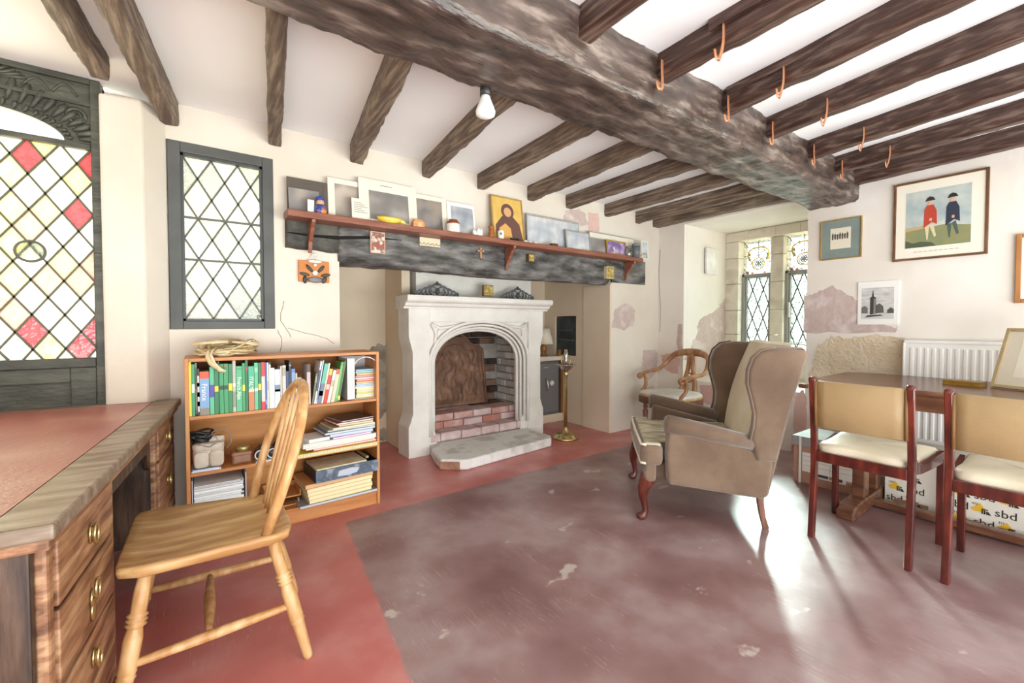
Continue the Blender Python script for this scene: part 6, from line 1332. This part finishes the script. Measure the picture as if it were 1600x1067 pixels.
def wall_pic(name, label, px, m_fr, bt, m_mount, mb_w, m_img, th=.022, X_=XR):
    A = at(px[0], px[1], X=X_ - th); B = at(px[2], px[3], X=X_ - th)
    o_ = Vector((X_ - th, A.y, B.z)); M_ = frame_M(o_, (0, -1, 0), (0, 0, 1)); W_, H_ = A.y - B.y, A.z - B.z
    t = thing(name, label, 'picture', M=Matrix.Translation(o_))
    if bt: MB().box((0, 0, -th), (bt, H_, 0), M_).box((W_ - bt, 0, -th), (W_, H_, 0), M_).box((bt, 0, -th), (W_ - bt, bt, 0), M_).box((bt, H_ - bt, -th), (W_ - bt, H_, 0), M_).build('frame', m_fr, t, .003)
    MB().box((bt, bt, -th), (W_ - bt, H_ - bt, -.008 if bt else 0), M_).build('mount', m_mount, t)
    z_ = (-.0075 if bt else .0005); l_, b_, r_, t_ = mb_w
    if m_img: MB().box((l_ * W_, b_ * H_, z_ - .001), (W_ * (1 - r_), H_ * (1 - t_), z_ + .0008), M_).build('print', m_img, t)
    def art(nm, m, pts, d=.001, ky=1.0): MB().prism([((l_ + (1 - l_ - r_) * u) * W_, (b_ + (1 - b_ - t_) * v) * H_) for u, v in [(u_, .12 + (v_ - .12) * ky) for u_, v_ in pts]], M_ @ Vector((0, 0, z_ + d)), M_.to_3x3() @ Vector((1, 0, 0)), M_.to_3x3() @ Vector((0, 1, 0)), M_.to_3x3() @ Vector((0, 0, .0006))).build(nm, m, t)
    return t, art, M_, W_, H_, z_
gilt = mat('thin_gilt_frame', '#B99A5E', '#A58448', rough=.4, scale=12, metal=.3)
t, art, M_, W_, H_, z_ = wall_pic('framed_picture', 'small sketch in a teal mount and thin gilt frame', (1282, 347, 1346, 401), gilt, .010, mat('teal_mount', '#87948C', '#7F8C86', rough=.7, scale=8), (.25, .26, .26, .22), flat('#E6DEC8', .7), .016)
for k in range(7): art('ink_figure', flat('#5A564C', .7), [(.08 + .12 * k, .45 + .03 * (k % 2)), (.15 + .12 * k, .45), (.17 + .12 * k, .68), (.12 + .12 * k, .8 - .04 * (k % 3)), (.07 + .12 * k, .68)])
dkf = mat('dark_picture_frame', '#5A3A24', '#7A5436', rough=.35, scale=6)
t, art, M_, W_, H_, z_ = wall_pic('framed_picture', 'large framed print of two standing figures in red and navy coats', (1397, 289.5, 1543, 396), dkf, .016, flat('#EFE8D6', .6), (.145, .155, .165, .14), mat('print_sky', '#9FAFB0', '#C9CDC4', rough=.5, scale=7, detail=4))
art('print_ground', mat('print_meadow', '#9A8E5E', '#7E8A62', rough=.5, scale=9), [(0, 0), (1, 0), (1, .30), (.6, .36), (.3, .33), (0, .36)], .0008)
art('print_bank', flat('#4E5A46', .5), [(0, 0), (.5, 0), (.42, .07), (.25, .10), (.12, .08), (0, .14)], .0014); art('print_bank', flat('#C2A878', .5), [(0, .30), (.35, .33), (.3, .38), (.12, .37), (0, .36)], .0014)
def person(x, coat, legs_, hat, s=1.0):
    sk = flat('#D9A888', .5)
    art('printed_leg', flat(legs_, .5), [(x - .05, .32), (x - .02, .12), (x + .0, .12), (x + .02, .33)], .0018, 1.17); art('printed_leg', flat(legs_, .5), [(x + .02, .33), (x + .10, .15), (x + .13, .17), (x + .08, .36)], .0018, 1.17)
    art('printed_coat', flat(coat, .5), [(x - .07, .30), (x - .06, .58), (x - .02, .64), (x + .08, .64), (x + .13, .55), (x + .14, .34), (x + .06, .38)], .0022, 1.17)
    art('printed_face', sk, [(x - .0, .64), (x + .055, .64), (x + .06, .71), (x - .005, .71)], .0024, 1.17); art('printed_hat', flat(hat, .5), [(x - .05, .70), (x + .11, .71), (x + .08, .75), (x + .03, .77), (x - .02, .75)], .0026, 1.17)
    art('printed_hand', sk, [(x + .02, .40), (x + .06, .40), (x + .06, .44), (x + .02, .44)], .0028, 1.17)
person(.36, '#B8432E', '#D9C9A0', '#2B2A2C'); person(.70, '#2E3446', '#4C5A52', '#242326')
mb = MB()
for k in range(9): mb.box((W_ * (.24 + .055 * k), H_ * .095, z_ + .0005), (W_ * (.28 + .055 * k), H_ * .101, z_ + .001), M_)
mb.build('caption', flat('#A79C86', .6), t)
t, art, M_, W_, H_, z_ = wall_pic('mounted_engraving', 'unframed black and white engraving of a church tower on a white board', (1341, 441, 1403, 507), None, 0, flat('#F2EFEA', .6), (.10, .13, .10, .15), mat('engraved_sky', '#B9B7B2', '#DAD8D3', rough=.6, scale=14, stretch=(1, 1, 4)), .012)
ink = flat('#3E3C3A', .6)
art('print_tower', ink, [(.27, .14), (.27, .68), (.32, .72), (.355, .95), (.39, .72), (.45, .68), (.47, .16)]); art('print_tower', flat('#8A8882', .6), [(.38, .16), (.39, .66), (.44, .64), (.45, .16)], .002)
art('print_nave', flat('#5C5A56', .6), [(.46, .18), (.46, .44), (.56, .50), (.68, .40), (.70, .20)]); art('print_house', flat('#6E6C68', .6), [(0, .18), (0, .38), (.10, .42), (.2, .36), (.2, .18)]); art('print_house', flat('#54524E', .6), [(.80, .18), (.80, .28), (.9, .36), (1, .30), (1, .18)])
art('print_road', flat('#CFCDC8', .6), [(0, 0), (1, 0), (1, .15), (0, .18)], .0008); art('print_shadow', ink, [(.1, .05), (.7, .10), (.6, .14), (.2, .12)], .0016)
t, art, M_, W_, H_, z_ = wall_pic('framed_picture', 'light oak framed picture cut by the right picture edge', (1588, 366, 1720, 470), mat('light_oak_frame', '#B97E48', '#A46C3A', rough=.45, scale=6, stretch=(4, 4, 1)), .026, flat('#F0EBDE', .6), (.05, .04, .05, .05), flat('#DDE2DC', .5))
# framed picture leaning on the table against the wall
LM = frame_M((3.92, .43, TZ + .007), (-.469, -.883, 0), Vector((.883, -.469, 0)) * .309 + Vector((0, 0, .951)))
t = thing('leaning_picture', 'framed pale landscape propped on the table against the radiator', 'picture', M=LM)
fm5 = mat('champagne_frame', '#C9B48C', '#B49C72', rough=.4, scale=8, metal=.2); W_, H_ = .50, .375
MB().box((0, 0, -.02), (.02, H_, 0), LM).box((W_ - .02, 0, -.02), (W_, H_, 0), LM).box((.02, 0, -.02), (W_ - .02, .02, 0), LM).box((.02, H_ - .02, -.02), (W_ - .02, H_, 0), LM).build('frame', fm5, t, .003)
MB().box((.02, .02, -.018), (W_ - .02, H_ - .02, -.008), LM).build('mount', flat('#E2D8C4', .4), t); MB().box((.09, .07, -.009), (W_ - .09, H_ - .06, -.0065), LM).build('inner_mount', flat('#F0E8D6', .4), t)
MB().box((.14, .10, -.0075), (W_ - .14, H_ - .09, -.0055), LM).build('print', mat('lake_print', '#A9B6C4', '#C6CCD2', rough=.4, scale=6), t); MB().prism([(.14, .10), (W_ - .14, .10), (W_ - .14, .15), (.3, .14), (.2, .125), (.14, .12)], LM @ Vector((0, 0, -.0055)), LM.to_3x3() @ Vector((1, 0, 0)), LM.to_3x3() @ Vector((0, 1, 0)), LM.to_3x3() @ Vector((0, 0, .001))).build('print_shore', flat('#7C8894', .4), t)

# ------------------------------------------------------------------ copper hooks along the near joists
copper = mat('copper_strip', '#DDA07A', '#C4825C', rough=.35, scale=9, metal=.5)
hooks = (((890, 52), 0, 'first'), ((1036, 115), 1, 'a'), ((1127, 58), 1, 'b'), ((1143, 170), 2, 'a'), ((1232, 130), 2, 'b'), ((1220, 213), 3, 'a'), ((1304, 180), 3, 'b'), ((1281, 245), 4, 'a'), ((1355, 218), 4, 'b'), ((1328, 270), 5, 'a'), ((1404, 252), 5, 'b'))
nth = ('first joist from the left of the near ceiling', 'second near joist', 'third near joist', 'fourth near joist', 'fifth near joist', 'sixth near joist')
for (px, py), j, w_ in hooks:
    p = at(px, py, Z=2.325); x1 = near[j][1]; k = (near[j][1] - near[j][0]) / .9 * (.64 if j > 1 else 1)
    xj = x1 - k * (1.3 - p.y) - .0375 - .006
    t = thing('copper_hook', 'copper hook on the %s%s' % (nth[j], {'a': ', close to the main beam', 'b': ', further out from the main beam', 'first': ' above the beam'}[w_]), 'hook', (xj, p.y, 2.33), group='copper hooks on the ceiling joists')
    tl_ = .012 if w_ == 'b' else -.004
    pts = [(0, 0, .055), (0, 0, .0), (-.001, tl_ * .5, -.045), (-.006, tl_, -.072), (-.02, tl_, -.085), (-.036, tl_, -.078), (-.044, tl_, -.055)]
    MB().tube([(xj + a, p.y + b, 2.33 + c) for a, b, c in cat_rom([Vector(q_) for q_ in pts], 4)], .011, 6, sq=.3, up=(1, 0, 0)).build('strip', copper, t)
    MB().lathe([(.004, 0), (.004, .003), (0, .0035)], n=8, M=Matrix.Translation((xj - .003, p.y, 2.37)) @ Matrix.Rotation(R(-90), 4, 'Y')).build('nail', flat('#5A4A40', .5), t)
